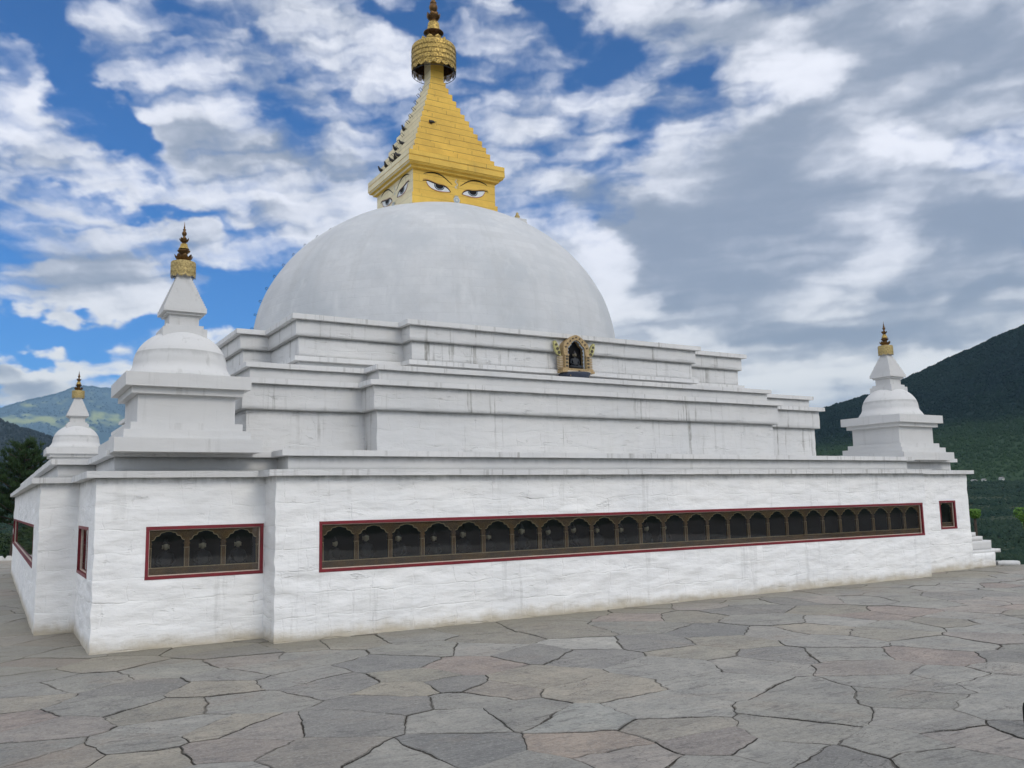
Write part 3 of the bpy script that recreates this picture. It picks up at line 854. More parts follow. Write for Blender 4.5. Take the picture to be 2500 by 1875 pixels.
# gilded parasol ring with scale plates and pierced fringe
def parasol(name, c, rad, ztop, zmid, zbot, rows_, ncol, parent, mats, wire=True):
    pr_ = MB()
    pr_.lathe([(rad * .995, zmid), (rad, zmid), (rad, ztop), (rad * .97, ztop + (ztop - zmid) * .06), (rad * .30, ztop + (ztop - zmid) * .16)], c, 48, 0, False, caps=False)
    pr_.lathe([(rad * .96, zmid), (rad * .96, ztop - .01), (.01, ztop - .012)], c, 32, 1, False, caps=False)
    hh = (ztop - zmid) / rows_
    for r in range(rows_):
        for k in range(ncol):
            a0 = 2 * math.pi * (k + .5 * (r % 2)) / ncol
            aw = math.pi / ncol * .94
            zt = ztop - hh * r
            def pt(u, z, o):
                return (c[0] + (rad + o) * math.cos(a0 + u * aw), c[1] + (rad + o) * math.sin(a0 + u * aw), z)
            k_ = rad * .022
            idx = pr_.add([pt(-1, zt, .001), pt(1, zt, .001), pt(1, zt - hh * .72, k_), pt(.55, zt - hh * .98, k_ * 1.4), pt(-.55, zt - hh * .98, k_ * 1.4), pt(-1, zt - hh * .72, k_)])
            pr_.face(idx[::-1])
    p = pr_.build(name, mats, parent)
    fr_ = MB()
    nf = max(10, ncol // 3)
    drop = zmid - zbot
    for k in range(nf):
        a0 = 2 * math.pi * k / nf
        half = math.pi / nf
        for q in range(-3, 4):
            s_ = q / 3
            a1 = a0 + s_ * half * .95
            L = drop * (.42 + .58 * math.cos(s_ * 1.35))
            a2 = a0 + s_ * half * 1.15
            bw = half * .13
            def pp(a_, z, o=0.0):
                return (c[0] + (rad + o) * math.cos(a_), c[1] + (rad + o) * math.sin(a_), z)
            fr_.face(fr_.add([pp(a1 - bw, zmid + .01 * drop), pp(a1 + bw, zmid + .01 * drop), pp(a2 + bw * 1.3, zmid - L * .8, rad * .01), pp(a2, zmid - L, rad * .015), pp(a2 - bw * 1.3, zmid - L * .8, rad * .01)][::-1]))
        fr_.tube([pp(a0 + half * .9 * s2, zmid - drop * .32 * (1 - s2 * s2) - .02 * drop, rad * .012) for s2 in (-1, -.5, 0, .5, 1)], rad * .012, 5)
    fr_.build('fringe', mats[0], p)
    if wire:
        wr = MB()
        zz = zbot - (ztop - zmid) * .04
        wr.tube([(c[0] + rad * 1.0 * math.cos(2 * math.pi * k / 40), c[1] + rad * math.sin(2 * math.pi * k / 40), zz) for k in range(41)], rad * .014, 6)
        for k in range(26):
            a0 = 2 * math.pi * k / 26
            wr.tube([(c[0] + rad * math.cos(a0), c[1] + rad * math.sin(a0), zmid), (c[0] + rad * math.cos(a0 + .05), c[1] + rad * math.sin(a0 + .05), zz)], rad * .007, 4)
            za = zz + (zmid - zz) * .5
            wr.lathe([(.002, za - rad * .05), (rad * .02, za - rad * .03), (rad * .02, za), (.002, za + rad * .02)], (c[0] + rad * math.cos(a0 + .02), c[1] + rad * math.sin(a0 + .02)), 5)
        wr.build('bell_wire', M_IRON, p)
    return p
parasol('parasol_ring', (0, 0), .520, 12.300, 11.845, 11.665, 4, 52, stupa, [M_GILT, M_BRONZE])

def petals(mb, c, r0, z0, r1, z1, n, m=0, ph=0.0, curl=.35):
    for k in range(n):
        a = ph + 2 * math.pi * k / n
        hw = math.pi / n * 1.02
        rows_ = []
        for t in (0, .3, .6, .85, 1.0):
            rr = r0 + (r1 - r0) * (t ** .7) + (r1 - r0) * curl * math.sin(t * math.pi) * .6
            zz = z0 + (z1 - z0) * t
            ww = hw * (1, 1.08, .95, .5, .02)[(0, .3, .6, .85, 1.0).index(t)]
            rows_.append(mb.add([(c[0] + rr * (1 - .04 * abs(u)) * math.cos(a + u * ww), c[1] + rr * (1 - .04 * abs(u)) * math.sin(a + u * ww), zz) for u in (-1, -.5, 0, .5, 1)]))
        for A_, B_ in zip(rows_, rows_[1:]):
            for i in range(4):
                mb.face((A_[i], A_[i + 1], B_[i + 1], B_[i]), m, True)
def finial(c, z, s, parent, mats, big):
    """lotus, bell, lotus, jewel - z is the foot, s the scale (1 = 0.52 m tall); mats = dark, gilt"""
    D, G_ = mats
    def P(pr_): return [(r * s, z + h * s) for r, h in pr_]
    fi = MB()
    fi.lathe(P([(.075, -.02), (.070, .0), (.085, .02), (.055, .05), (.045, .09), (.05, .12), (.084, .155), (.086, .165), (.05, .17), (.05, .185), (.022, .30), (.02, .315), (.033, .335), (.018, .36),
                (.014, .37), (.030, .395), (.033, .415), (.022, .44), (.012, .447), (.022, .46), (.018, .475), (.008, .485), (.012, .50), (.006, .52), (.003, .56), (.0005, .585)]), c, 20)
    f = fi.build('finial', D, parent)
    b = MB()
    b.lathe(P([(.0705, .186), (.072, .19), (.060, .205), (.048, .235), (.044, .262), (.03, .266)]), c, 20, 0, True)
    b.build('bell', G_, f)
    l1 = MB()
    petals(l1, c, .05 * s, z + .005 * s, .122 * s, z + .105 * s, 8)
    l1.build('lower_lotus', D, f)
    l2 = MB()
    petals(l2, c, .022 * s, z + .275 * s, .066 * s, z + .345 * s, 7, 0, .3)
    l2.build('upper_lotus', D, f)
    return f
# great finial (its jewel tip leaves the top of the picture)
fz = MB()
fz.lathe([(.16, 12.28), (.20, 12.32), (.20, 12.36), (.13, 12.40), (.12, 12.56), (.15, 12.62), (.215, 12.672), (.240, 12.690), (.242, 12.705), (.17, 12.712), (.06, 12.72), (.06, 12.98), (.098, 12.99), (.10, 13.01), (.07, 13.03),
          (.075, 13.18), (.05, 13.225), (.055, 13.245), (.088, 13.29), (.103, 13.345), (.098, 13.40), (.07, 13.435), (.062, 13.445), (.080, 13.46), (.082, 13.475), (.066, 13.50), (.050, 13.515), (.055, 13.53), (.043, 13.56), (.052, 13.59), (.028, 13.64), (.03, 13.67), (.012, 13.72), (.001, 13.82)], (0, 0), 28)
gf = fz.build('finial', M_BRONZE, stupa)
b = MB()
b.lathe([(.1655, 12.713), (.164, 12.73), (.155, 12.76), (.145, 12.86), (.132, 12.94), (.118, 12.968), (.07, 12.976)], (0, 0), 28)
b.build('bell', M_GILT, gf)
b = MB()
petals(b, (0, 0), .19, 12.335, .335, 12.52, 10, 0, .2, .5)
b.build('lower_lotus', M_GILT, gf)
b = MB()
petals(b, (0, 0), .085, 13.015, .168, 13.195, 8, 0, .1, .5)
b.build('upper_lotus', M_BRONZE, gf)
# small step and gilded crest behind the right shoulder of the dome
b = MB()
b.box(.75, 1.55, -1.52, -.6, 7.2, 7.885)
b.build('dome_step', M_SMOOTH, stupa)

# ------------------------------------------------------------------ corner stupas
def corner_stupa(c, zb):
    t = thing('corner_stupa', '', 'stupa', (c[0], c[1], zb), 'small stupas on the corners of the base')
    b = MB(); b.square([(.821, zb - .03), (.821, 2.392), (.713, 2.393), (.713, 2.495), (.633, 2.496), (.633, 2.585)], c); b.build('stepped_base', M_SMOOTH, t)
    b = MB(); b.square([(.555, 2.56), (.555, 2.93)], c); b.build('body', M_SMOOTH, t)
    b = MB(); b.square([(.5, 2.921), (.634, 2.923), (.634, 3.001), (.71, 3.002), (.71, 3.161), (.5, 3.162)], c); b.build('top_slab', M_SMOOTH, t)
    prof = [(.645, 3.155), (.638, 3.19), (.612, 3.235), (.580, 3.275), (.560, 3.315), (.553, 3.345)]
    prof += [(.553 * math.cos(a), 3.345 + .455 * math.sin(a)) for a in np.linspace(.05, 1.40, 16)]
    b = MB(); b.lathe(prof, c, 48); b.build('dome', M_SMOOTH, t)
    b = MB(); b.square([(.262, 3.64), (.262, 3.800), (.226, 3.801), (.226, 3.845), (.176, 3.846), (.176, 3.977), (.214, 3.978), (.214, 4.010)], c); b.build('neck', M_SMOOTH, t)
    pr_ = [(.2, 4.008), (.254, 4.009), (.254, 4.072)]
    for k in range(14):
        w_ = .240 - (.240 - .083) * k / 13
        z_ = 4.073 + .031 * k
        pr_ += [(w_, z_), (w_, z_ + .031)]
    b = MB(); b.square(pr_ + [(.075, 4.70)], c); b.build('spire', M_SMOOTH, t)
    parasol('parasol_ring', c, .150, 4.690, 4.555, 4.485, 2, 26, t, [M_GILTPALE, M_BRONZE], False)
    finial(c, 4.70, .925, t, (M_BRONZE, M_GILT), False)
    return t
cs = corner_stupa((-6.588, -6.204), 2.262)
cs['label'] = 'largest-looking small white stupa, on the near front left corner beside the wide terraces'
dup(cs, (7.714, -5.98, 2.262), 'small white stupa on the right end of the base, before the dark hill')
dup(cs, (-6.69, 7.816, 2.262), 'smallest-looking white stupa, far back on the left with the hazy blue mountain behind its spire')

# ------------------------------------------------------------------ shrine niche on the upper terrace
M_ORN = metal('gold_leaf_carving', (.50, .38, .19), (.25, .155, .075), .55, .1, 60)
M_ORNPALE = plain('pale_carving', (.58, .50, .38), .6, .2, 50, .003)
M_ORNGREEN = metal('yellow_green_carving', (.58, .52, .22), (.30, .30, .12), .5, .1, 40)
M_ORNDARK = plain('dark_carving', (.07, .055, .03), .5, .4, 40)
M_BLUE = plain('dark_blue_carving', (.025, .035, .06), .5, .5, 30)
def niche():
    t = thing('shrine_niche', 'ornate gold framed arched shrine niche with black opening, on the upper terrace below the dome', 'shrine', (.10, -5.25, 3.55))
    cx, yf = .10, -5.36
    U, V, D = Vector((1, 0, 0)), Vector((0, 0, 1)), Vector((0, 1, 0))
    def arch(half):
        return half + [(-x_, z_) for x_, z_ in half[::-1][1:]]
    inner = arch(smooth([(.184, 3.836), (.184, 4.19), (.172, 4.228), (.118, 4.250), (.103, 4.296), (.052, 4.336), (0, 4.350)], 1))
    outer = arch(smooth([(.268, 3.836), (.268, 4.20), (.262, 4.265), (.225, 4.312), (.162, 4.352), (.103, 4.402), (.052, 4.428), (0, 4.438)], 1))
    m_ = min(len(inner), len(outer))
    def resample(pts, n):
        ds = [0]
        for q0, q1 in zip(pts, pts[1:]): ds.append(ds[-1] + math.hypot(q1[0] - q0[0], q1[1] - q0[1]))
        out = []
        for k in range(n):
            d_ = ds[-1] * k / (n - 1)
            i = max(i_ for i_ in range(len(ds) - 1) if ds[i_] <= d_ + 1e-9)
            f_ = (d_ - ds[i]) / max(1e-9, ds[i + 1] - ds[i])
            out.append((pts[i][0] + (pts[i + 1][0] - pts[i][0]) * f_, pts[i][1] + (pts[i + 1][1] - pts[i][1]) * f_))
        return out
    inner, outer = resample(inner, 37), resample(outer, 37)
    b = MB()
    o = Vector((cx, yf, 0))
    ia = b.add([o + U * p[0] + V * p[1] for p in inner]); oa = b.add([o + U * p[0] + V * p[1] for p in outer])
    ib = b.add([o + U * p[0] + V * p[1] + D * .16 for p in inner]); ob = b.add([o + U * p[0] + V * p[1] + D * .16 for p in outer])
    for i in range(len(inner) - 1):
        b.face((oa[i], oa[i + 1], ia[i + 1], ia[i])); b.face((ob[i + 1], ob[i], ib[i], ib[i + 1]))
        b.face((oa[i + 1], oa[i], ob[i], ob[i + 1])); b.face((ia[i], ia[i + 1], ib[i + 1], ib[i]))
    for i, p in list(enumerate(outer[1:-1]))[9:-9:2]:                     # raised flower bosses along the arch
        q = inner[i + 1]
        mx, mz = (p[0] + q[0]) / 2, (p[1] + q[1]) / 2
        b.extrude([(mx + .016 * math.cos(a), mz + .016 * math.sin(a)) for a in np.linspace(0, 2 * math.pi, 9)[:-1]], o, U, V, -D * .012, 1)
    b.build('arch_frame', [M_ORN, M_ORNDARK], t)
    b = MB()
    line = inner
    scal = []
    for i, p in enumerate(line):
        k = .90 if i % 2 else .80
        scal.append((p[0] * k, 3.835 + (p[1] - 3.835) * (.985 if i % 2 else .955)))
    ia = b.add([o + D * .03 + U * p[0] + V * p[1] for p in scal]); oa = b.add([o + D * .03 + U * p[0] * .995 + V * p[1] for p in line])
    for i in range(len(line) - 1):
        b.face((oa[i], oa[i + 1], ia[i + 1], ia[i]))
    b.build('scalloped_rim', M_GREYEYE, t)
    b = MB()
    b.face(b.add([o + D * .128 + U * p[0] * .995 + V * p[1] for p in inner]))
    b.build('niche_depth_stand_in', M_BLACK, t)  # painted black to stand for the dark depth of the shallow niche
    for s_ in (-1, 1):
        b = MB()
        x0, x1 = cx + s_ * .19, cx + s_ * .262
        b.box(min(x0, x1), max(x0, x1), yf - .025, yf + .12, 3.835, 4.06)
        for z_ in (3.86, 3.92, 3.98, 4.03):
            b.box(min(x0, x1) + .015, max(x0, x1) - .015, yf - .034, yf - .02, z_, z_ + .032, 1)
        b.box(min(x0, x1) - .01, max(x0, x1) + .01, yf - .035, yf + .12, 4.058, 4.085)
        b.build('pillar', [M_ORN, M_ORNDARK], t)
        b = MB()
        x0, x1 = cx + s_ * .275, cx + s_ * .335
        b.box(min(x0, x1), max(x0, x1), yf + .02, yf + .12, 3.835, 4.05)
        for k in range(7):
            b.box(min(x0, x1) - .006, max(x0, x1) + .006, yf + .008, yf + .118, 3.845 + k * .03, 3.857 + k * .03, 1)
        b.build('side_post', [M_ORNPALE, M_ORN], t)
        b = MB()
        wing = [(.29, 4.06), (.36, 4.08), (.405, 4.14), (.43, 4.22), (.44, 4.31), (.405, 4.325), (.37, 4.29), (.345, 4.24), (.318, 4.18), (.295, 4.12)]
        b.extrude([(s_ * p[0], p[1]) for p in wing][::s_], o + D * .05, U, V, D * .04)
        for (px, pz, pr_) in ((.335, 4.115, .030), (.365, 4.18, .028), (.392, 4.25, .022)):
            b.extrude([(s_ * px + pr_ * math.cos(a), pz + pr_ * math.sin(a)) for a in np.linspace(0, 2 * math.pi, 13)[:-1]], o + D * .05, U, V, -D * .012, 1)
        b.build('wing', [M_ORNGREEN, M_ORNDARK], t)
    b = MB()
    b.box(cx - .335, cx + .335, yf - .06, yf + .12, 3.765, 3.800); b.box(cx - .32, cx + .32, yf - .045, yf + .12, 3.799, 3.836)
    b.box(cx - .24, cx + .24, yf - .066, yf - .05, 3.772, 3.792, 1)
    b.extrude([(.022 * math.cos(a), 3.783 + .022 * math.sin(a)) for a in np.linspace(0, 2 * math.pi, 13)[:-1]], o - D * .06, U, V, -D * .012, 2)
    b.build('base_ledge', [M_ORN, M_ORNPALE, M_ORNDARK], t)
    b = MB()
    b.lathe([(.20, 3.548), (.215, 3.60), (.24, 3.66), (.27, 3.72), (.29, 3.766)], (cx, yf + .09), 20)
    for k in range(9):
        b.box(cx - .2 + .047 * k, cx - .18 + .047 * k, yf - .125 + .004 * abs(k - 4) ** 1.6, yf + .05, 3.70, 3.735, 1)
    b.build('lotus_pedestal', [M_BLUE, M_ORN], t)
niche()

# ------------------------------------------------------------------ statues seated behind the glass
M_ROBE = plain('dark_robe', (.006, .010, .016), .6, .6, 12)
M_FACE = plain('pale_gold_skin', (.40, .36, .25), .5, .35, 20)
M_HAIR = plain('black_hair', (.015, .015, .02), .6, .2, 30)
def statue_proto():
    t = thing('statue', '', 'statue', (0, 0, 0), 'seated statues behind the arcade windows')
    J = {'pelvis': (0, .01, .05, .062), 'waist': (0, .01, .12, .05), 'chest': (0, .012, .19, .062), 'neck': (0, .005, .235, .022), 'nape': (0, .004, .262, .024)}
    for s, n in ((-1, 'l'), (1, 'r')):
        J.update({'shoulder' + n: (s * .066, .012, .205, .027), 'elbow' + n: (s * .098, .0, .125, .019), 'wrist' + n: (s * .045, -.062, .088, .014), 'palm' + n: (s * .012, -.072, .082, .014),
                  'hip' + n: (s * .055, -.005, .045, .05), 'knee' + n: (s * .135, -.055, .036, .034), 'foot' + n: (s * -.02, -.095, .03, .024)})
    E = [('pelvis', 'waist'), ('waist', 'chest'), ('chest', 'neck'), ('neck', 'nape')]
    for n in 'lr':
        E += [('chest', 'shoulder' + n), ('shoulder' + n, 'elbow' + n), ('elbow' + n, 'wrist' + n), ('wrist' + n, 'palm' + n), ('pelvis', 'hip' + n), ('hip' + n, 'knee' + n), ('knee' + n, 'foot' + n)]
    ks = list(J)
    me = bpy.data.meshes.new('body')
    me.from_pydata([J[k][:3] for k in ks], [(ks.index(a), ks.index(b)) for a, b in E], [])
    me.materials.append(M_ROBE)
    o = bpy.data.objects.new('body', me)
    COL.objects.link(o); o.parent = t
    sk = o.modifiers.new('skin', 'SKIN')
    if not me.skin_vertices: pass
    for i, k in enumerate(ks):
        me.skin_vertices[0].data[i].radius = (J[k][3], J[k][3])
    me.skin_vertices[0].data[0].use_root = True
    o.modifiers.new('round', 'SUBSURF').levels = 1
    o.modifiers['round'].render_levels = 1
    h = MB()
    rows = []
    for j in range(13):
        la = -math.pi / 2 + math.pi * j / 12
        row = []
        for i in range(20):
            lo = 2 * math.pi * i / 20
            dx, dy, dz = math.cos(la) * math.sin(lo), -math.cos(la) * math.cos(lo), math.sin(la)
            x, y, z = .033 * dx, .036 * dy, .046 * dz
            front = max(0, math.cos(lo)) ** 6
            if dy < 0:
                y -= .009 * front * max(0, 1 - abs(dz + .10) * 3.2)          # nose
                y += .005 * max(0, 1 - abs(dz - .12) * 6) * (1 if .2 < abs(math.sin(lo)) < .65 else 0)   # eye hollows
                y -= .003 * front * max(0, 1 - abs(dz + .48) * 7)             # lips
            x *= 1 - .18 * max(0, -dz)
            row.append((x, y, .298 + z))
        rows.append(h.add(row))
    for a, b in zip(rows, rows[1:]):
        for i in range(20):
            h.face((a[i], a[(i + 1) % 20], b[(i + 1) % 20], b[i]), 0, True)
    hd = h.build('head', M_FACE, t)
    b = MB()
    b.lathe([(.034, .312), (.0365, .325), (.030, .342), (.018, .352), (.016, .360), (.015, .372), (.004, .385)], (0, .006), 16)
    b.build('hair', M_HAIR, hd)
    for s in (-1, 1):
        b = MB()
        b.lathe([(.002, .268), (.006, .272), (.005, .295), (.007, .308), (.002, .314)], (s * .034, .004), 8)
        b.build('ear', M_FACE, hd)
    return t
sp0 = statue_proto()
O3, U3, N3, wb3, i3 = WIN['triple']
OL, UL, NL, wbL, iL = WIN['long']
ORD = ['first', 'second', 'third', 'fourth', 'fifth', 'sixth', 'seventh', 'eighth', 'ninth', 'tenth', 'eleventh', 'twelfth', 'thirteenth']
first = True
def put_statue(pos, rz, label, sc=1.0):
    global first
    if first:
        o = sp0; o.location = pos; o.rotation_euler = (0, 0, rz); o['label'] = label
        first = False
    else:
        o = dup(sp0, pos, label, rz)
    o.scale = (sc, sc, sc)
random.seed(5)
for k, nm in enumerate(('left', 'middle', 'right')):
    put_statue(O3 + U3 * (i3 + wb3 * (k + .5)) - N3 * .215 + Vector((0, 0, .037)), random.uniform(-.25, .1), 'pale-faced seated statue behind glass in the %s arch of the three-arched window' % nm, 1.08)
for k in range(13):
    put_statue(OL + UL * (iL + wbL * (k + .5) + random.uniform(-.045, .03)) - NL * random.uniform(.19, .30) + Vector((0, 0, .037)), random.uniform(-1.0, .5), 'pale-faced seated statue behind glass in the %s arch from the left of the long window' % ORD[k], random.uniform(.95, 1.16))
put_statue((.10, -5.30, 3.84), -.2, 'dim seated statue inside the gold framed shrine niche', .86)
M_DIM = plain('shaded_gilt_skin', (.11, .095, .065), .6, .3, 20)  # face colour darkened to put the niche's shade into it
for o_ in COL.objects:
    if o_.get('label') == 'dim seated statue inside the gold framed shrine niche':
        for c_ in o_.children:
            if c_.name.startswith('head'):
                c_.material_slots[0].link = 'OBJECT'
                c_.material_slots[0].material = M_DIM

# ------------------------------------------------------------------ pigeons on the spire
M_BIRD = plain('dark_plumage', (.022, .022, .026), .6, .5, 30)
M_BEAK = plain('grey_beak', (.10, .09, .08), .5, .2, 20)
def bird_proto():
    t = thing('pigeon', '', 'bird', (0, 0, 0), 'dark pigeons perched on the spire')
    path = [(-.115, .018), (-.075, .030), (-.045, .042), (-.01, .050), (.025, .062), (.045, .085), (.052, .104), (.060, .112), (.072, .110)]
    rad = [(.010, .004), (.017, .007), (.026, .020), (.032, .030), (.028, .028), (.018, .019), (.015, .015), (.0145, .014), (.004, .004)]
    b = MB()
    rings = []
    for i, ((x, z), (ry, rz)) in enumerate(zip(path, rad)):
        p, q = path[max(0, i - 1)], path[min(len(path) - 1, i + 1)]
        d = Vector((q[0] - p[0], 0, q[1] - p[1])).normalized()
        n = Vector((-d.z, 0, d.x))
        rings.append(b.add([Vector((x, 0, z + .012)) + Vector((0, 1, 0)) * ry * math.cos(a) + n * rz * math.sin(a) for a in np.linspace(0, 2 * math.pi, 13)[:-1]]))
    for a, c in zip(rings, rings[1:]):
        for i in range(12):
            b.face((a[i], a[(i + 1) % 12], c[(i + 1) % 12], c[i]), 0, True)
    b.face(rings[0]); b.face(rings[-1][::-1])
    b.build('body', M_BIRD, t)
    b = MB(); b.tube([(.070, 0, .122), (.088, 0, .115)], [.004, .001], 6); b.build('beak', M_BEAK, t)
    for s in (-1, 1):
        b = MB()
        b.tube([(.002, s * .012, .038), (.004, s * .012, .0)], .0025, 5); b.tube([(-.008, s * .012, .002), (.020, s * .012, .002)], .002, 5)
        b.build('leg', M_BEAK, t)
        b = MB()
        wpt = [(.03, s * .026, .075), (.0, s * .035, .070), (-.05, s * .027, .052), (-.095, s * .010, .036), (-.05, s * .030, .040), (.01, s * .034, .048)]
        i_ = b.add(wpt); b.face(i_ if s < 0 else i_[::-1], 0, True)
        b.build('wing', M_BIRD, t)
    return t
bp = bird_proto()
BIRDS = [((-.42, -.712, 10.022), 2.0, 'lone dark pigeon on the yellow front face of the spire'),
         ((-.638, .312, 10.197), 3.6, 'topmost dark pigeon on the pale left side of the spire'),
         ((-.852, -.07, 9.672), 2.6, 'dark pigeon just below the topmost one, nearer the yellow front face'),
         ((-.852, .31, 9.672), 3.4, 'dark pigeon standing alone below the topmost one, near the outer left edge of the spire'),
         ((-.985, -.16, 9.326), 2.3, 'dark pigeon nearest the yellow front in the cluster of three above the eaves'),
         ((-.985, .02, 9.326), 4.0, 'middle dark pigeon in the cluster of three above the eaves'),
         ((-.985, .20, 9.326), 2.9, 'outer dark pigeon in the cluster of three above the eaves'),
         ((-.985, .56, 9.326), 3.8, 'dark pigeon on the lowest spire step, second from its outer left corner'),
         ((-.985, .87, 9.326), 3.3, 'dark pigeon at the outer left corner of the lowest spire step')]
for i, (p, rz, lab) in enumerate(BIRDS):
    if i == 0:
        bp.location = p; bp.rotation_euler = (0, 0, rz); bp['label'] = lab; o = bp
    else:
        o = dup(bp, p, lab, rz)
    o.scale = (1.25, 1.25, 1.25)

# ------------------------------------------------------------------ crest behind the dome's right shoulder
t = thing('crest_ornament', 'small gilded crest ornament peeping over the right shoulder of the dome', 'ornament', (1.44, -1.31, 7.86))
b = MB()
b.lathe([(.05, 7.70), (.06, 7.86), (.07, 7.88), (.055, 7.93), (.062, 7.97), (.03, 8.02), (.035, 8.04), (.004, 8.075)], (1.40, -1.36), 12)
b.build('jewel', M_GILTPALE, t)
b = MB()
b.lathe([(.06, 7.62), (.085, 7.80), (.07, 7.84), (.03, 7.87)], (1.53, -1.42), 10)
b.build('scroll', M_ORN, t)

# ------------------------------------------------------------------ stepped plinth beside the right end, loose slab, unidentified dark object
t = thing('stepped_plinth', 'white stepped masonry plinth with projecting ledge against the right end of the base', 'plinth', (9.4, -6.2, 0))
def blk(name, x0, x1, y0, y1, z0, z1, m, amp=.006):
    b = MB(); b.masonry([(x0, y0), (x1, y0), (x1, y1), (x0, y1)], z0, z1, .06, .06, amp, 3.0, 21.0)
    b.build(name, m, t)
blk('base_block', 8.70, 9.812, -6.715, -5.5, -.02, .30, M_WALL, .012)
blk('ledge_slab', 8.72, 10.05, -6.70, -5.5, .288, .360, M_SLAB)
blk('upper_block', 8.74, 9.810, -6.655, -5.5, .352, .548, M_SMOOTH)
blk('step', 8.76, 9.513, -6.65, -5.5, .540, .640, M_SMOOTH)
blk('step', 8.78, 9.290, -6.645, -5.5, .632, .730, M_SMOOTH)
blk('step', 8.80, 9.095, -6.64, -5.5, .722, .800, M_SMOOTH)
b = MB()
b.masonry([(10.08, -6.60), (10.46, -6.86), (10.58, -6.70), (10.22, -6.44)], .0, .085, .06, .04, .02, 5.0, 2.0)
tag(b.build('loose_slab', M_SLAB), 'rough white stone slab lying on the paving beside the stepped plinth', 'slab')
b = MB()
b.lathe([(.03, 0), (.034, .01), (.036, .05), (.034, .12), (.028, .15), (.012, .165), (.002, .168)], (-2.405, -14.105), 20)
tag(b.build('dark_object', M_BLACK), 'low rounded black object cut off by the right edge of the photo', 'post')

# ------------------------------------------------------------------ paved terrace of irregular slate flags
SEEDS = [(-7.79,-5.3,0.25,0.21,0.17),(-8.01,-6.95,0.33,0.25,0.22),(-8.27,-7.22,0.36,0.36,0.34),(-8.23,-8.45,0.3,0.3,0.28),(-7.75,-8.31,0.31,0.31,0.28),(-6.93,-8.16,0.33,0.33,0.29),(-7.5,-7.41,0.37,0.33,0.26),(-6.08,-7.56,0.2,0.2,0.2),(-5.41,-7.5,0.29,0.27,0.21),(-5.62,-8.35,0.3,0.3,0.28),(-6.13,-8.71,0.3,0.3,0.28),(-6.49,-8.88,0.36,0.36,0.34),(-6.75,-9.32,0.37,0.33,0.26),(-7.68,-9.51,0.3,0.3,0.28),(-6.7,-10.11,0.3,0.3,0.28),(-5.82,-9.86,0.2,0.2,0.2),(-5.0,-9.24,0.17,0.18,0.19),(-4.51,-9.76,0.33,0.25,0.22),(-5.08,-9.93,0.29,0.27,0.21),(-5.37,-10.46,0.38,0.34,0.26),(-4.99,-10.51,0.2,0.2,0.2),(-4.77,-10.9,0.25,0.21,0.17),(-5.66,-10.87,0.2,0.2,0.2),(-5.17,-11.07,0.3,0.3,0.28),(-6.23,-11.27,0.2,0.2,0.2),(-5.47,-11.65,0.36,0.36,0.34),(-7.26,-10.63,0.36,0.36,0.34),(-7.05,-10.86,0.37,0.33,0.26),(-6.85,-11.11,0.34,0.3,0.28),(-8.13,-10.12,0.34,0.3,0.28),(-8.39,-9.73,0.33,0.25,0.22),(-7.61,-10.94,0.3,0.3,0.28),(-7.09,-11.4,0.27,0.22,0.2),(-6.65,-11.91,0.31,0.28,0.25),(-5.89,-12.32,0.17,0.18,0.19),(-6.26,-12.34,0.36,0.36,0.34),(-8.11,-11.05,0.25,0.21,0.17),(-7.66,-11.36,0.37,0.33,0.26),(-8.32,-10.74,0.3,0.3,0.28),(-3.22,-7.64,0.29,0.27,0.21),(-4.88,-7.59,0.29,0.27,0.21),(-4.05,-7.7,0.3,0.3,0.28),(-7.01,-6.55,0.29,0.27,0.21),(-6.31,-6.89,0.29,0.27,0.21),(-8.31,-5.83,0.36,0.36,0.34),(-8.17,-7.73,0.3,0.3,0.28),(-8.36,-8.91,0.37,0.33,0.26),(-2.43,-7.84,0.29,0.27,0.21),(-1.31,-7.28,0.29,0.27,0.21),(-0.53,-7.61,0.29,0.27,0.21),(-3.48,-9.63,0.2,0.2,0.2),(-2.8,-9.5,0.5,0.5,0.48),(-3.17,-10.04,0.2,0.2,0.2),(-2.2,-9.87,0.2,0.2,0.2),(-1.07,-9.7,0.17,0.18,0.19),(0.2,-9.31,0.3,0.3,0.28),(1.5,-9.16,0.29,0.27,0.21),(0.01,-10.33,0.37,0.33,0.26),(-1.66,-11.2,0.2,0.2,0.2),(-1.16,-11.59,0.3,0.3,0.28),(3.76,-8.62,0.3,0.3,0.28),(3.1,-9.84,0.3,0.3,0.28),(0.28,-11.82,0.36,0.36,0.34),(1.51,-11.54,0.36,0.36,0.34),(-4.11,-11.41,0.37,0.33,0.26),(-4.29,-10.74,0.37,0.33,0.26),(-3.05,-11.96,0.36,0.36,0.34),(-2.82,-12.57,0.36,0.36,0.34),(-4.75,-12.15,0.36,0.38,0.37),(-5.01,-11.75,0.3,0.3,0.28),(-4.06,-12.21,0.36,0.36,0.34),(-4.4,-12.76,0.35,0.32,0.27),(-4.42,-13.11,0.25,0.21,0.2),(-3.74,-13.31,0.37,0.36,0.32),(-4.18,-13.6,0.36,0.36,0.34),(-5.07,-13.1,0.34,0.3,0.28),(-5.06,-12.79,0.36,0.27,0.21),(-1.79,-12.77,0.36,0.36,0.34),(-1.26,-12.81,0.36,0.36,0.34),(-1.22,-13.2,0.36,0.36,0.34),(-2.78,-13.61,0.33,0.32,0.3),(-2.9,-14.11,0.34,0.3,0.28),(-3.53,-13.87,0.3,0.3,0.28),(-3.59,-14.22,0.3,0.3,0.28),(-4.09,-13.87,0.2,0.2,0.2),(-2.08,-13.78,0.36,0.36,0.34),(6.66,-8.17,0.36,0.36,0.34),(7.91,-8.09,0.36,0.36,0.34),(6.78,-7.66,0.3,0.3,0.28)]

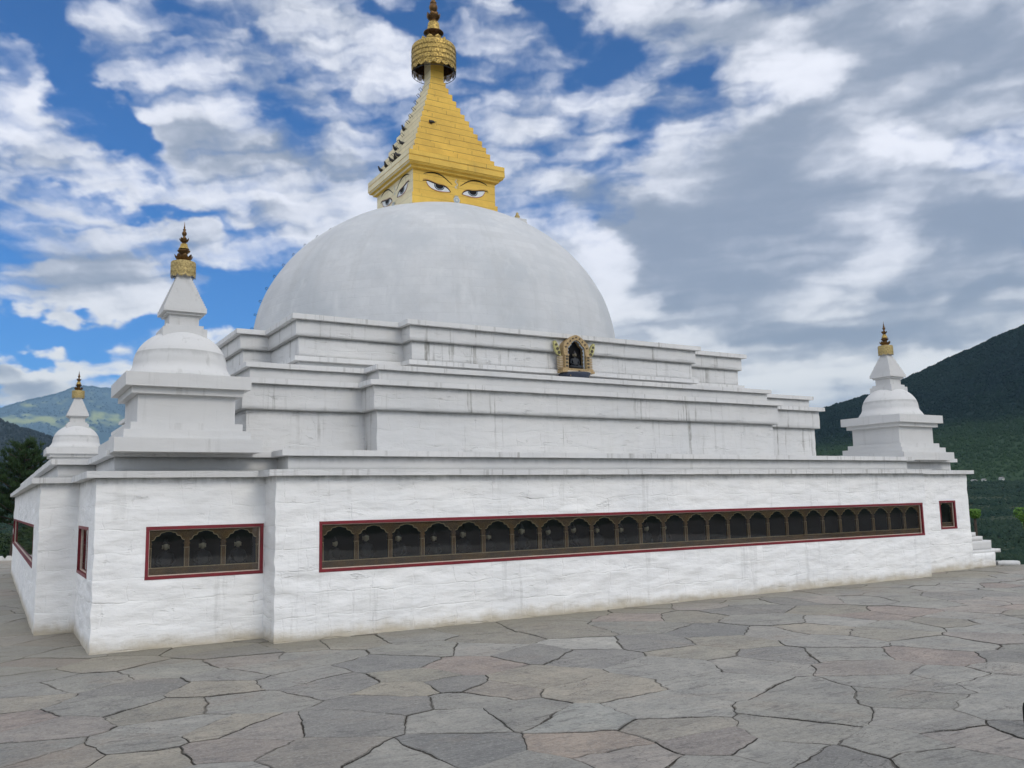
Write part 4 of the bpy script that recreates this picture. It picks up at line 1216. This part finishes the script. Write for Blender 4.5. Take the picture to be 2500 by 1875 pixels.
EDGE_P, EDGE_D = Vector((10.2, -6.50)), Vector((5.8, -4.06)).normalized()
EDGE_N = Vector((-EDGE_D.y, EDGE_D.x))             # points beyond the terrace
def on_terrace(x, y):
    if y > 15.7: return False
    if x > 9.9 and (Vector((x, y)) - EDGE_P).dot(EDGE_N) > 0: return False
    if x > 9.9 and y > -6.3: return False
    return True
random.seed(11)
seeds = [Vector((s[0], s[1])) for s in SEEDS]
tints = [s[2:] for s in SEEDS]
PAL = [(.30, .30, .285), (.36, .36, .345), (.20, .20, .195), (.29, .27, .215), (.33, .25, .22), (.34, .30, .275), (.31, .31, .28), (.33, .32, .30)]
hull = [Vector((-8.6, -14.4)), Vector((10.6, -6.4))]
tries = 0
while tries < 9000:
    tries += 1
    x, y = random.uniform(-19, 16), random.uniform(-24, 16)
    if not on_terrace(x, y) or (-5 < x < 8 and -6 < y < 8):
        continue
    q = Vector((x, y))
    inner = -8.6 < x < 10.6 and (y - (-14.4)) > -.3 and y < -5.2 and (x - -8.4) * .60 + (-14.0) < y + 2.2
    lim = random.choice((.42, .6, .85)) if not inner else random.choice((.50, .62, .80))
    if all((q - s).length > lim for s in seeds):
        seeds.append(q)
        tints.append(random.choice(PAL))
def clip(poly, p, n):
    out = []
    for i in range(len(poly)):
        a, c = poly[i], poly[(i + 1) % len(poly)]
        da, dc = (a - p).dot(n), (c - p).dot(n)
        if da <= 0: out.append(a)
        if (da < 0 < dc) or (dc < 0 < da):
            out.append(a + (c - a) * (da / (da - dc)))
    return out
pv = MB()
cols = []
def jit(p):
    a = noise.noise_vector(Vector((p.x * 2.3, p.y * 2.3, 5.0))) * .034 + noise.noise_vector(Vector((p.x * 9, p.y * 9, 1.0))) * .026
    return Vector((p.x + a.x, p.y + a.y))
for i, s in enumerate(seeds):
    poly = [s + Vector((dx, dy)) for dx, dy in ((-2, -2), (2, -2), (2, 2), (-2, 2))]
    for j, q in enumerate(seeds):
        if j != i and (q - s).length < 4:
            poly = clip(poly, (s + q) / 2, (q - s).normalized())
    poly = clip(poly, Vector((0, 15.8)), Vector((0, 1)))
    if s.x > 7:
        poly = clip(poly, EDGE_P, EDGE_N)
    if len(poly) < 3:
        continue
    # resample, wobble the edges, open the joint
    pts = []
    for a, c in zip(poly, poly[1:] + poly[:1]):
        n = max(1, int((c - a).length / .05))
        pts += [a.lerp(c, k / n) for k in range(n)]
    pts = [jit(p) for p in pts]
    cen = sum(pts, Vector((0, 0))) / len(pts)
    gap = []
    for p in pts:
        L = (p - cen).length
        g_ = .005 + .009 * noise.noise(Vector((p.x * 1.3, p.y * 1.3, 9))) + .008 * max(0, noise.noise(Vector((p.x * 6, p.y * 6, 3))))
        gap.append(max(.0, 1 - max(.0015, g_) / max(L, .05)))
    tx, ty, hz = random.uniform(-.004, .004), random.uniform(-.004, .004), random.uniform(-.004, .004)
    hgt = lambda p: hz + tx * (p.x - cen.x) + ty * (p.y - cen.y) + .003 * noise.noise(Vector((p.x * 3, p.y * 3, 0)))
    rim = [cen + (p - cen) * gp for p, gp in zip(pts, gap)]
    brk = [cen + (p - cen) * max(.0, 1 - (.010 + .008 * noise.noise(Vector((p.x * 4, p.y * 4, 6)))) / max((p - cen).length, .05)) for p in rim]
    top = pv.add([(p.x, p.y, hgt(p)) for p in brk])
    mid = pv.add([(p.x, p.y, hgt(p) - .004) for p in rim])
    low = pv.add([(p.x, p.y, -.026) for p in rim])
    n0 = len(pv.f)
    pv.face(top)
    for A_, B_ in ((mid, top), (low, mid)):
        for k in range(len(top)):
            l = (k + 1) % len(top)
            pv.face((A_[k], A_[l], B_[l], B_[k]))
    v_ = random.uniform(.90, 1.08)
    own = tuple((c * .52 + m_ * .48) * v_ * .90 for c, m_ in zip(tints[i], (.290, .288, .278)))
    cols.append(own)
    for k in range(len(top)):                      # soil trodden over the rim of the flag
        q = rim[k]
        dk = max(0, min(1, .26 + 1.3 * noise.noise(Vector((q.x * 1.7, q.y * 1.7, 12))) + .5 * noise.noise(Vector((q.x * 9, q.y * 9, 4)))))
        cols.append(tuple(c * (1 - dk) + s_ * dk for c, s_ in zip(own, (.075, .069, .058))))
    cols += [(.05, .045, .038)] * len(top)
def stone_mat():
    m, t, b = mat('slate_flags')
    co = objco(t)
    at = t.n('ShaderNodeAttribute', attribute_name='stone_tint')
    x, y, z = t.sep(co)
    n1 = t.noise(co, 2.2, 9, .68)
    n2 = t.noise(t.mapping(co, rot=(0, 0, R(30)), scale=(3.2, 17, 8)), 1.0, 9, .74, .6)
    n3 = t.noise(co, 38, 8, .78)
    n4 = t.noise(co, 9, 7, .72)
    col = t.mix(t.mapr(n1, .30, .70), t.mix(1.0, at.outputs['Color'], (.96, .95, .92), 'MULTIPLY'), t.mix(1.0, at.outputs['Color'], (1.70, 1.64, 1.52), 'MULTIPLY'))
    rust = t.noise(co, .8, 6, .68, .6)
    col = t.mix(t.mapr(rust, .54, .72, 0, .42), col, (.40, .31, .235))
    scr = t.mapr(n2, .54, .60, 0, 1, True)
    scr = t.math('MULTIPLY', scr, t.mapr(t.noise(co, 1.6, 5, .62), .44, .58, .05, 1, True))
    col = t.mix(t.math('MULTIPLY', scr, .55), col, (.10, .095, .088))
    col = t.mix(t.mapr(n4, .52, .64, 0, .45), col, (.155, .152, .145))
    col = t.mix(t.mapr(n3, .54, .64, 0, .6), col, (.12, .118, .112))
    col = t.mix(t.mapr(n3, .47, .36, 0, .5), col, (.56, .55, .51))
    # hairline cracks in the flags
    ck = t.noise(t.mapping(co, rot=(0, 0, R(-24)), scale=(1.5, 3.4, 1)), 1.0, 5, .6, .8)
    ckl = t.math('MULTIPLY', t.mapr(t.math('ABSOLUTE', t.math('SUBTRACT', ck, .5)), 0, .007, 1, 0), t.mapr(t.noise(co, .9, 4, .6), .50, .56, 0, 1))
    col = t.mix(t.math('MULTIPLY', ckl, .8), col, (.06, .055, .05))
    # grit washed off the wall lies along its foot
    dist = t.math('ADD', y, t.math('MULTIPLY', t.math('SUBTRACT', t.noise(co, 1.6, 5, .6), .5), .8))
    col = t.mix(t.mapr(dist, -8.1, -7.4, 0, .45, True), col, (.28, .255, .19))
    t.put(b.inputs['Base Color'], col)
    t.put(b.inputs['Roughness'], t.mapr(n1, .3, .7, .55, .8))
    h = t.math('ADD', t.math('MULTIPLY', n1, .8), t.math('ADD', t.math('MULTIPLY', n2, .9), t.math('MULTIPLY', n3, .40)))
    t.put(b.inputs['Normal'], bump(t, h, .060, 1.0))
    return m
pav = pv.build('paving', stone_mat())
ca = pav.data.attributes.new('stone_tint', 'FLOAT_COLOR', 'FACE')
ca.data.foreach_set('color', [c for q in cols for c in (*q, 1.0)])
tag(pav, kind='structure')
def soil_mat():
    m, t, b = mat('joint_soil')
    co = objco(t)
    n = t.noise(co, 9, 6, .7)
    n2 = t.noise(co, 1.3, 4, .6)
    col = t.mix(t.mapr(n, .3, .7), (.030, .026, .020), (.075, .062, .045))
    col = t.mix(t.mapr(n2, .46, .58, 0, .75), col, (.17, .16, .14))
    t.put(b.inputs['Base Color'], col)
    b.inputs['Roughness'].default_value = .95
    return m
b = MB()
b.extrude([(-30, -40), (58.06, -40), (10.3, -6.57), (10.05, -6.3), (9.95, 15.8), (-30, 15.8)], (0, 0, -.0125), (1, 0, 0), (0, 1, 0), (0, 0, -2.6))
for i in range(len(b.f)): b.f[i] = b.f[i][::-1]
tag(b.build('terrace', soil_mat()), kind='structure')
# low white edging with pointed stones at the back left edge of the terrace
b = MB()
for k in range(34):
    x0 = -15 + .24 * k
    h = .085 + .05 * noise.noise(Vector((k * 1.7, 0, 0)))
    b.extrude([(x0, -.02), (x0 + .235, -.02), (x0 + .235, .06), (x0 + .17, .06 + h), (x0 + .06, .07 + h * .9), (x0, .05)], (0, 15.45, 0), (1, 0, 0), (0, 0, 1), (0, .16, 0))
tag(b.build('edging_wall', M_SLAB), 'low white edging of pointed stones along the far left rim of the terrace', 'edging')

# ------------------------------------------------------------------ valley floor, wooded hills, far mountain
def polar(az, r, z=None, el=None):
    a = R(az)
    if z is None:
        z = CAM.z + r * math.tan(R(el))
    return Vector((CAM.x + r * math.sin(a), CAM.y + r * math.cos(a), z))
def interp(tab, x):
    if x <= tab[0][0]: return tab[0][1]
    for (a, b), (c, d) in zip(tab, tab[1:]):
        if x <= c: return b + (d - b) * (x - a) / (c - a)
    return tab[-1][1]
def ground_z(az, r):
    if r < 45: z = -2.6
    else:
        t = min(1, (r - 45) / 205)
        z = CAM.z + r * math.tan(R(-5.34 + 5.7 * t ** .55))
        if r > 250: z = CAM.z + 250 * math.tan(R(.36)) - (r - 250) * .004
    p = polar(az, r, 0)
    return z + noise.noise(Vector((p.x * .06, p.y * .06, 2))) * .5 * min(1, r / 60)
def woods_mat(name, c1, c2, c3, sc, meadow=False, zone=False):
    m, t, b = mat(name)
    co = objco(t)
    n = t.noise(co, sc, 6, .65); n2 = t.noise(co, sc * .13, 4, .6)
    col = t.mix(t.mapr(n, .35, .65), c1, c2)
    col = t.mix(t.mapr(n2, .42, .66, 0, .7), col, c3)
    if zone:
        z_ = t.math('ADD', t.sep(co)[2], t.math('MULTIPLY', t.math('SUBTRACT', t.noise(co, .02, 5, .6), .5), 45.0))
        col = t.mix(t.mapr(z_, 9.0, 34.0, .85, 0.0, True), col, (.030, .058, .026))
    if meadow:
        at = t.n('ShaderNodeAttribute', attribute_name='meadow')
        col = t.mix(at.outputs['Fac'], col, (.30, .34, .13))
    t.put(b.inputs['Base Color'], col)
    b.inputs['Roughness'].default_value = .95
    b.inputs['Specular IOR Level'].default_value = .1
    return m
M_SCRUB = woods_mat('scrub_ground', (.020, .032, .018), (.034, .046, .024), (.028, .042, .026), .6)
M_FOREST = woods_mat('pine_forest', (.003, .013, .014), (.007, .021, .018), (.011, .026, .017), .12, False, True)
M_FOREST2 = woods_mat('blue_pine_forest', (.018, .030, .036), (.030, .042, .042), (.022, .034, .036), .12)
M_FARHILL = woods_mat('far_mountain', (.035, .080, .100), (.055, .105, .120), (.042, .09, .11), .02, True)  # greens made paler and bluer: distance haze put into the colour

b = MB()
rs = [0, 12, 20, 28, 36, 45, 52, 60, 72, 86, 104, 125, 150, 180, 215, 250, 300, 380, 500, 800, 1500, 3000, 6000, 9000]
azs = list(np.arange(-180, 180, 4.0))
rows = [b.add([polar(a, r, ground_z(a, r)) for a in azs]) for r in rs]
for A_, B_ in zip(rows, rows[1:]):
    for i in range(len(azs)):
        j = (i + 1) % len(azs)
        b.face((A_[j], A_[i], B_[i], B_[j]), 0, True)
tag(b.build('terrain', M_SCRUB), kind='structure')

RIDGE_R = [(14, .3), (22, 1.4), (30, 2.6), (40, 3.3), (45, 3.8), (48.4, 4.6), (50.2, 5.02), (51.2, 5.27), (52.55, 5.62), (53.9, 5.9), (55.2, 6.55), (56.5, 7.08), (57.8, 7.65), (59.1, 8.1), (60.3, 8.62), (61.8, 9.12), (64, 9.9), (70, 11.3), (80, 12.0), (95, 10), (115, 6)]
RIDGE_L = [(-40, 8.5), (-20, 7.6), (-8, 6.6), (-3, 5.9), (.3, 5.0), (1.24, 4.62), (2.2, 4.32), (3.1, 4.02), (5.1, 3.1), (9, 1.8), (14, 1.0), (20, .5)]
RIDGE_F = [(-40, 4.0), (-15, 4.8), (-4, 5.2), (.27, 5.69), (1.4, 6.16), (2.56, 6.48), (3.4, 6.75), (4.0, 7.08), (4.5, 7.16), (5.23, 7.10), (6, 7.05), (6.8, 6.86), (9, 6.2), (14, 4.9), (22, 3.6), (35, 2.8), (50, 2.4), (70, 2.0)]
def hill_el(tab, az, s, e0, pw, wob, seed):
    er = interp(tab, az)
    e = e0 + (er - e0) * s ** pw
    e += wob * math.sin(math.pi * s) * noise.fractal(Vector((az * .22 + seed, s * 3.0, seed)), 1.0, 2.0, 4)
    if s > .9: e += wob * .12 * noise.noise(Vector((az * 2.5, seed, 0)))
    return e
def hill(name, tab, az0, az1, daz, r0, r1, e0, pw, wob, seed, m, ns=40, meadow=None):
    b = MB()
    A = list(np.arange(az0, az1 + .001, daz))
    rows, md = [], []
    for k in range(ns + 1):
        s = k / ns
        rows.append(b.add([polar(a, r0 + (r1 - r0) * s, el=hill_el(tab, a, s, e0, pw, wob, seed)) for a in A]))
        if meadow: md += [meadow(a, hill_el(tab, a, s, e0, pw, wob, seed)) for a in A]
    rows.append(b.add([polar(a, r1 * 1.25, el=interp(tab, a) * .55) for a in A]))
    rows.append(b.add([polar(a, r1 * 1.6, -40) for a in A]))
    md += [0.0] * (2 * len(A))
    for P_, Q_ in zip(rows, rows[1:]):
        for i in range(len(A) - 1):
            b.face((P_[i + 1], P_[i], Q_[i], Q_[i + 1]), 0, True)
    o = b.build(name, m)
    if meadow:
        at = o.data.attributes.new('meadow', 'FLOAT', 'POINT')
        at.data.foreach_set('value', md)
    return tag(o, kind='structure')
hill('hill', RIDGE_R, 14, 110, .4, 256, 470, .30, .85, .55, 3.0, M_FOREST)
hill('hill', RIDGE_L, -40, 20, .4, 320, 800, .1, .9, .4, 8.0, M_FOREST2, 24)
MEAD = [(2.6, 5.15, 1.9, .26), (1.1, 5.05, .9, .2), (5.4, 5.45, .75, .42), (6.6, 5.2, .6, .3), (1.7, 6.0, .8, .14), (3.3, 6.2, .4, .18), (4.3, 4.7, .9, .3), (-4, 5.0, 2, .3)]
def meadow(a, e):
    n = noise.fractal(Vector((a * 1.6 + e, e * 3.4 - a * .6, 4)), .75, 2.1, 6)
    v = sum(math.exp(-(((a - ca) / ra) ** 2 + ((e - ce) / re) ** 2)) for ca, ce, ra, re in MEAD)
    return max(0, min(1, (v * 1.05 + n * .95 - .42) * 1.3))
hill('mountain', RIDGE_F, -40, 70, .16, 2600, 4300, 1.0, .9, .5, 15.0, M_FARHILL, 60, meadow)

def blob_forest(name, n, sampler, m, seed):
    """a far wood: thousands of small ragged crowns as one mass"""
    random.seed(seed)
    b = MB()
    for _ in range(n):
        p, h, w = sampler()
        k = 5
        ph = random.uniform(0, 6.28)
        def ring(z, r):
            return b.add([(p.x + r * random.uniform(.7, 1.25) * math.cos(ph + 6.283 * i / k), p.y + r * random.uniform(.7, 1.25) * math.sin(ph + 6.283 * i / k), p.z + z + random.uniform(-.08, .08) * h) for i in range(k)])
        r1, r2 = ring(h * .18, w * .5), ring(h * .55, w * .42)
        top = b.add([(p.x + random.uniform(-.1, .1) * w, p.y, p.z + h)])[0]
        for i in range(k):
            j = (i + 1) % k
            b.face((r1[i], r1[j], r2[j], r2[i])); b.face((r2[i], r2[j], top))
    o = b.build(name, m)
    return tag(o, kind='stuff')
def samp_r():
    az = random.uniform(44, 66) if random.random() < .8 else random.choice((random.uniform(28, 44), random.uniform(66, 76))); s = random.random() ** .8
    if random.random() < .12: s = 1.0
    e = hill_el(RIDGE_R, az, s, .30, .85, .55, 3.0)
    r = 256 + 214 * s
    p = polar(az, r, el=e); p.z -= .25
    h = random.uniform(.55, 1.0) * (1.1 + .9 * s)
    return p, h, h * random.uniform(.6, 1.2)
blob_forest('forest', 36000, samp_r, M_FOREST, 4)
def samp_l():
    az = random.uniform(-5, 7); s = random.random() ** .7
    if random.random() < .2: s = 1.0
    e = hill_el(RIDGE_L, az, s, .1, .9, .4, 8.0)
    p = polar(az, 320 + 480 * s, el=e); p.z -= .5
    h = random.uniform(.55, 1.0) * 4.0
    return p, h, h * random.uniform(.5, .8)
blob_forest('forest', 4200, samp_l, M_FOREST2, 5)
def samp_f():
    az = random.uniform(-4, 11); s = 1.0 if random.random() < .5 else random.uniform(.5, 1)
    e = hill_el(RIDGE_F, az, s, 1.0, .9, .5, 15.0)
    while s < 1 and meadow(az, e) > .2:
        az = random.uniform(-4, 11); s = random.uniform(.5, 1); e = hill_el(RIDGE_F, az, s, 1.0, .9, .5, 15.0)
    p = polar(az, 2600 + 1700 * s, el=e); p.z -= 1.5
    h = random.uniform(.5, 1.0) * 11.0
    return p, h, h * random.uniform(.7, 1.3)
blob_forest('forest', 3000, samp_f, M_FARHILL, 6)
def samp_s():
    az = random.uniform(44, 67) if random.random() < .72 else random.uniform(-6, 6)
    u = random.random()
    r = 47 + 210 * u ** 1.3
    p = polar(az, r, ground_z(az, r) - .1)
    h = random.uniform(.5, 1.0) * (.26 + .0038 * r)
    return p, h, h * random.uniform(.9, 1.7)
blob_forest('undergrowth', 22000, samp_s, M_SCRUB2 if 'M_SCRUB2' in globals() else woods_mat('dark_scrub', (.012, .030, .022), (.022, .040, .026), (.026, .044, .026), .3), 7)

# leafy crowns
def leaf_mat(name, c1, c2, sc=3.0):
    m, t, b = mat(name)
    n = t.noise(objco(t), sc, 5, .65)
    t.put(b.inputs['Base Color'], t.mix(t.mapr(n, .35, .65), c1, c2))
    b.inputs['Roughness'].default_value = .6
    b.inputs['Specular IOR Level'].default_value = .25
    return m
M_NEEDLE = leaf_mat('pine_needles', (.018, .045, .016), (.045, .080, .026), 4)
M_BARK = plain('bark', (.075, .055, .04), .9, .3, 14, .01)
M_BRIGHT = leaf_mat('bright_leaves', (.07, .17, .02), (.12, .24, .035), 5)
M_DEEP = leaf_mat('deep_leaves', (.022, .050, .016), (.05, .085, .025), 5)
def tuft(b, p, d, L, n, w):
    d = d.normalized()
    a = d.orthogonal().normalized(); c = d.cross(a)
    for k in range(n):
        th = random.uniform(0, 6.283); sp_ = random.uniform(.15, .95)
        q = (d + (a * math.cos(th) + c * math.sin(th)) * sp_).normalized()
        side = q.cross(Vector((random.uniform(-1, 1), random.uniform(-1, 1), .3))).normalized() * w
        l = L * random.uniform(.7, 1.1)
        i_ = b.add([p - side, p + side, p + q * l * .6 + side * .8, p + q * l, p + q * l * .6 - side * .8])
        b.face(i_)
random.seed(21)
base = polar(.9, 37.5, 0); base.z = ground_z(.9, 37.5)
pine = thing('pine_tree', 'dark green pine tree with dense tufted crown beyond the far left corner of the building', 'tree', base)
tr = MB()
top = base + Vector((.55, .2, 6.6))
spine = [base.lerp(top, t) + Vector((math.sin(t * 5) * .06, 0, 0)) for t in np.linspace(0, 1, 9)]
tr.tube(spine, [.16, .15, .14, .125, .11, .09, .07, .05, .02], 10)
cr = MB()
for k in range(46):
    t = .52 + .46 * (k / 45)
    o_ = base.lerp(top, t)
    ang = k * 2.4
    L = (1.75 * (1 - t) / .48 + .30) * random.uniform(.75, 1.12)
    L = min(L, 1.55)
    d = Vector((math.cos(ang), math.sin(ang), .35))
    end = o_ + d * L
    tr.tube([o_, o_.lerp(end, .5) + Vector((0, 0, -.05)), end], [.035, .022, .008], 5)
    for q in np.linspace(.25, 1.0, max(3, int(L * 7))):
        pp = o_.lerp(end, q)
        for _ in range(6):
            tuft(cr, pp + Vector((random.uniform(-.16, .16), random.uniform(-.16, .16), random.uniform(-.08, .12))), Vector((d.x * .35, d.y * .35, random.uniform(.6, 1.2))), random.uniform(.16, .26), 15, .009)
for k in range(14):
    tuft(cr, base.lerp(top, .93 + .005 * k), Vector((random.uniform(-.5, .5), random.uniform(-.5, .5), 1)), .22, 14, .009)
tr.build('trunk', M_BARK, pine)
cr.build('crown', M_NEEDLE, pine)

def shrub(name, p, rx, rz, n, m, label, cat, group=None, ls=.05, stem_h=.5, flat_top=False):
    t = thing(name, label, cat, p, group)
    b = MB()
    c = p + Vector((0, 0, stem_h + rz))
    for _ in range(n):
        v = Vector((random.gauss(0, 1), random.gauss(0, 1), random.gauss(0, 1))).normalized() * random.uniform(.55, 1.0) ** .5
        lump = 1 + .28 * noise.noise(v * 2.2 + p * .37)
        q = c + Vector((v.x * rx * lump, v.y * rx * lump, (min(v.z, .55) if flat_top else v.z) * rz * lump))
        nrm = (v + Vector((random.uniform(-.8, .8), random.uniform(-.8, .8), random.uniform(-.3, .9)))).normalized()
        a = nrm.orthogonal().normalized(); c2 = nrm.cross(a)
        s_ = ls * random.uniform(.6, 1.3); th = random.uniform(0, 6.28)
        e1 = (a * math.cos(th) + c2 * math.sin(th)) * s_; e2 = nrm.cross(e1) * .55
        b.face(b.add([q - e1, q + e2, q + e1, q - e2]))
    b.build('crown', m, t)
    s = MB()
    for k in range(3):
        d = Vector((random.uniform(-.3, .3) * rx, random.uniform(-.3, .3) * rx, 0))
        s.tube([p + d * .4 - Vector((0, 0, .15)), p + d + Vector((0, 0, stem_h)), c + d * 1.4], [.03 + rx * .02, .022, .010], 6)
    s.build('trunk', M_BARK, t)
    return t
def at_el(az, r, e):
    return polar(az, r, el=e)
for az_, r_, rx_, etop, lab in ((58.42, 27.5, .17, -1.02, 'bright green bush just right of the white building above the stepped plinth'),
                                (60.95, 27.5, .27, -.93, 'bright green bush at the right edge of the photo below the dark hill'),
                                (61.15, 29.5, .20, -1.75, 'smaller green bush under the bright bush at the right edge')):
    topp = at_el(az_, r_, etop)
    g0 = ground_z(az_, r_)
    rz_ = rx_ * .95
    shrub('bush', Vector((topp.x, topp.y, g0)), rx_, rz_, 900, M_BRIGHT, lab, 'bush', 'bright bushes beyond the terrace', .030, topp.z - g0 - 1.75 * rz_, True)
for az_, r_, rx_, etop, lab in ((-.4, 36.5, .75, -.7, 'dark leafy shrub beside the far left wall below the pine tree'),
                                (1.0, 40.5, .5, -1.2, 'dense dark shrub behind the pine trunk, left of the far wall')):
    topp = at_el(az_, r_, etop)
    g0 = ground_z(az_, r_)
    rz_ = .75
    shrub('shrub', Vector((topp.x, topp.y, g0)), rx_, rz_, 2200, M_DEEP, lab, 'shrub', 'dark shrubs at the left edge', .05, topp.z - g0 - 2 * rz_)
# white houses at the foot of the wooded hill
M_ROOF = plain('grey_roof', (.20, .20, .20), .7, .2, 3)
for az_, e_, w_, lab in ((58.55, .42, 1.05, 'tiny white house at the foot of the dark hill, just right of the building'),
                         (59.05, .50, .8, 'tiny pale house right of the white house on the hill foot'),
                         (59.95, .55, .9, 'tiny pale house farthest right along the hill foot')):
    p = at_el(az_, 256, e_)
    t = thing('house', lab, 'house', p, 'houses at the foot of the hill')
    b = MB(); b.box(p.x - w_ * .6, p.x + w_ * .6, p.y - w_ * .5, p.y + w_ * .5, p.z - .6, p.z + w_ * .55); b.build('wall', M_WHITEP if w_ > 1 else M_SILVER, t)
    b = MB()
    b.extrude([(-w_ * .7, 0), (w_ * .7, 0), (0, w_ * .38)], (p.x, p.y - w_ * .6, p.z + w_ * .551), (1, 0, 0), (0, 0, 1), (0, w_ * 1.2, 0))
    b.build('roof', M_ROOF, t)
HAZE_DENSITY = 1.55e-4
# ------------------------------------------------------------------ valley air
b = MB()
b.box(-7400, 7400, -7400, 7400, -48, 560)
hz_ = b.build('haze', [])
hm_ = bpy.data.materials.new('haze_air')
hm_.use_nodes = True
hn = hm_.node_tree
hn.nodes.clear()
ho = hn.nodes.new('ShaderNodeOutputMaterial')
hv = hn.nodes.new('ShaderNodeVolumePrincipled')
hv.inputs['Color'].default_value = (.46, .70, 1.0, 1)
hv.inputs['Density'].default_value = HAZE_DENSITY
hv.inputs['Anisotropy'].default_value = .2
hn.links.new(hv.outputs[0], ho.inputs['Volume'])
hz_.data.materials.append(hm_)
tag(hz_, kind='stuff')
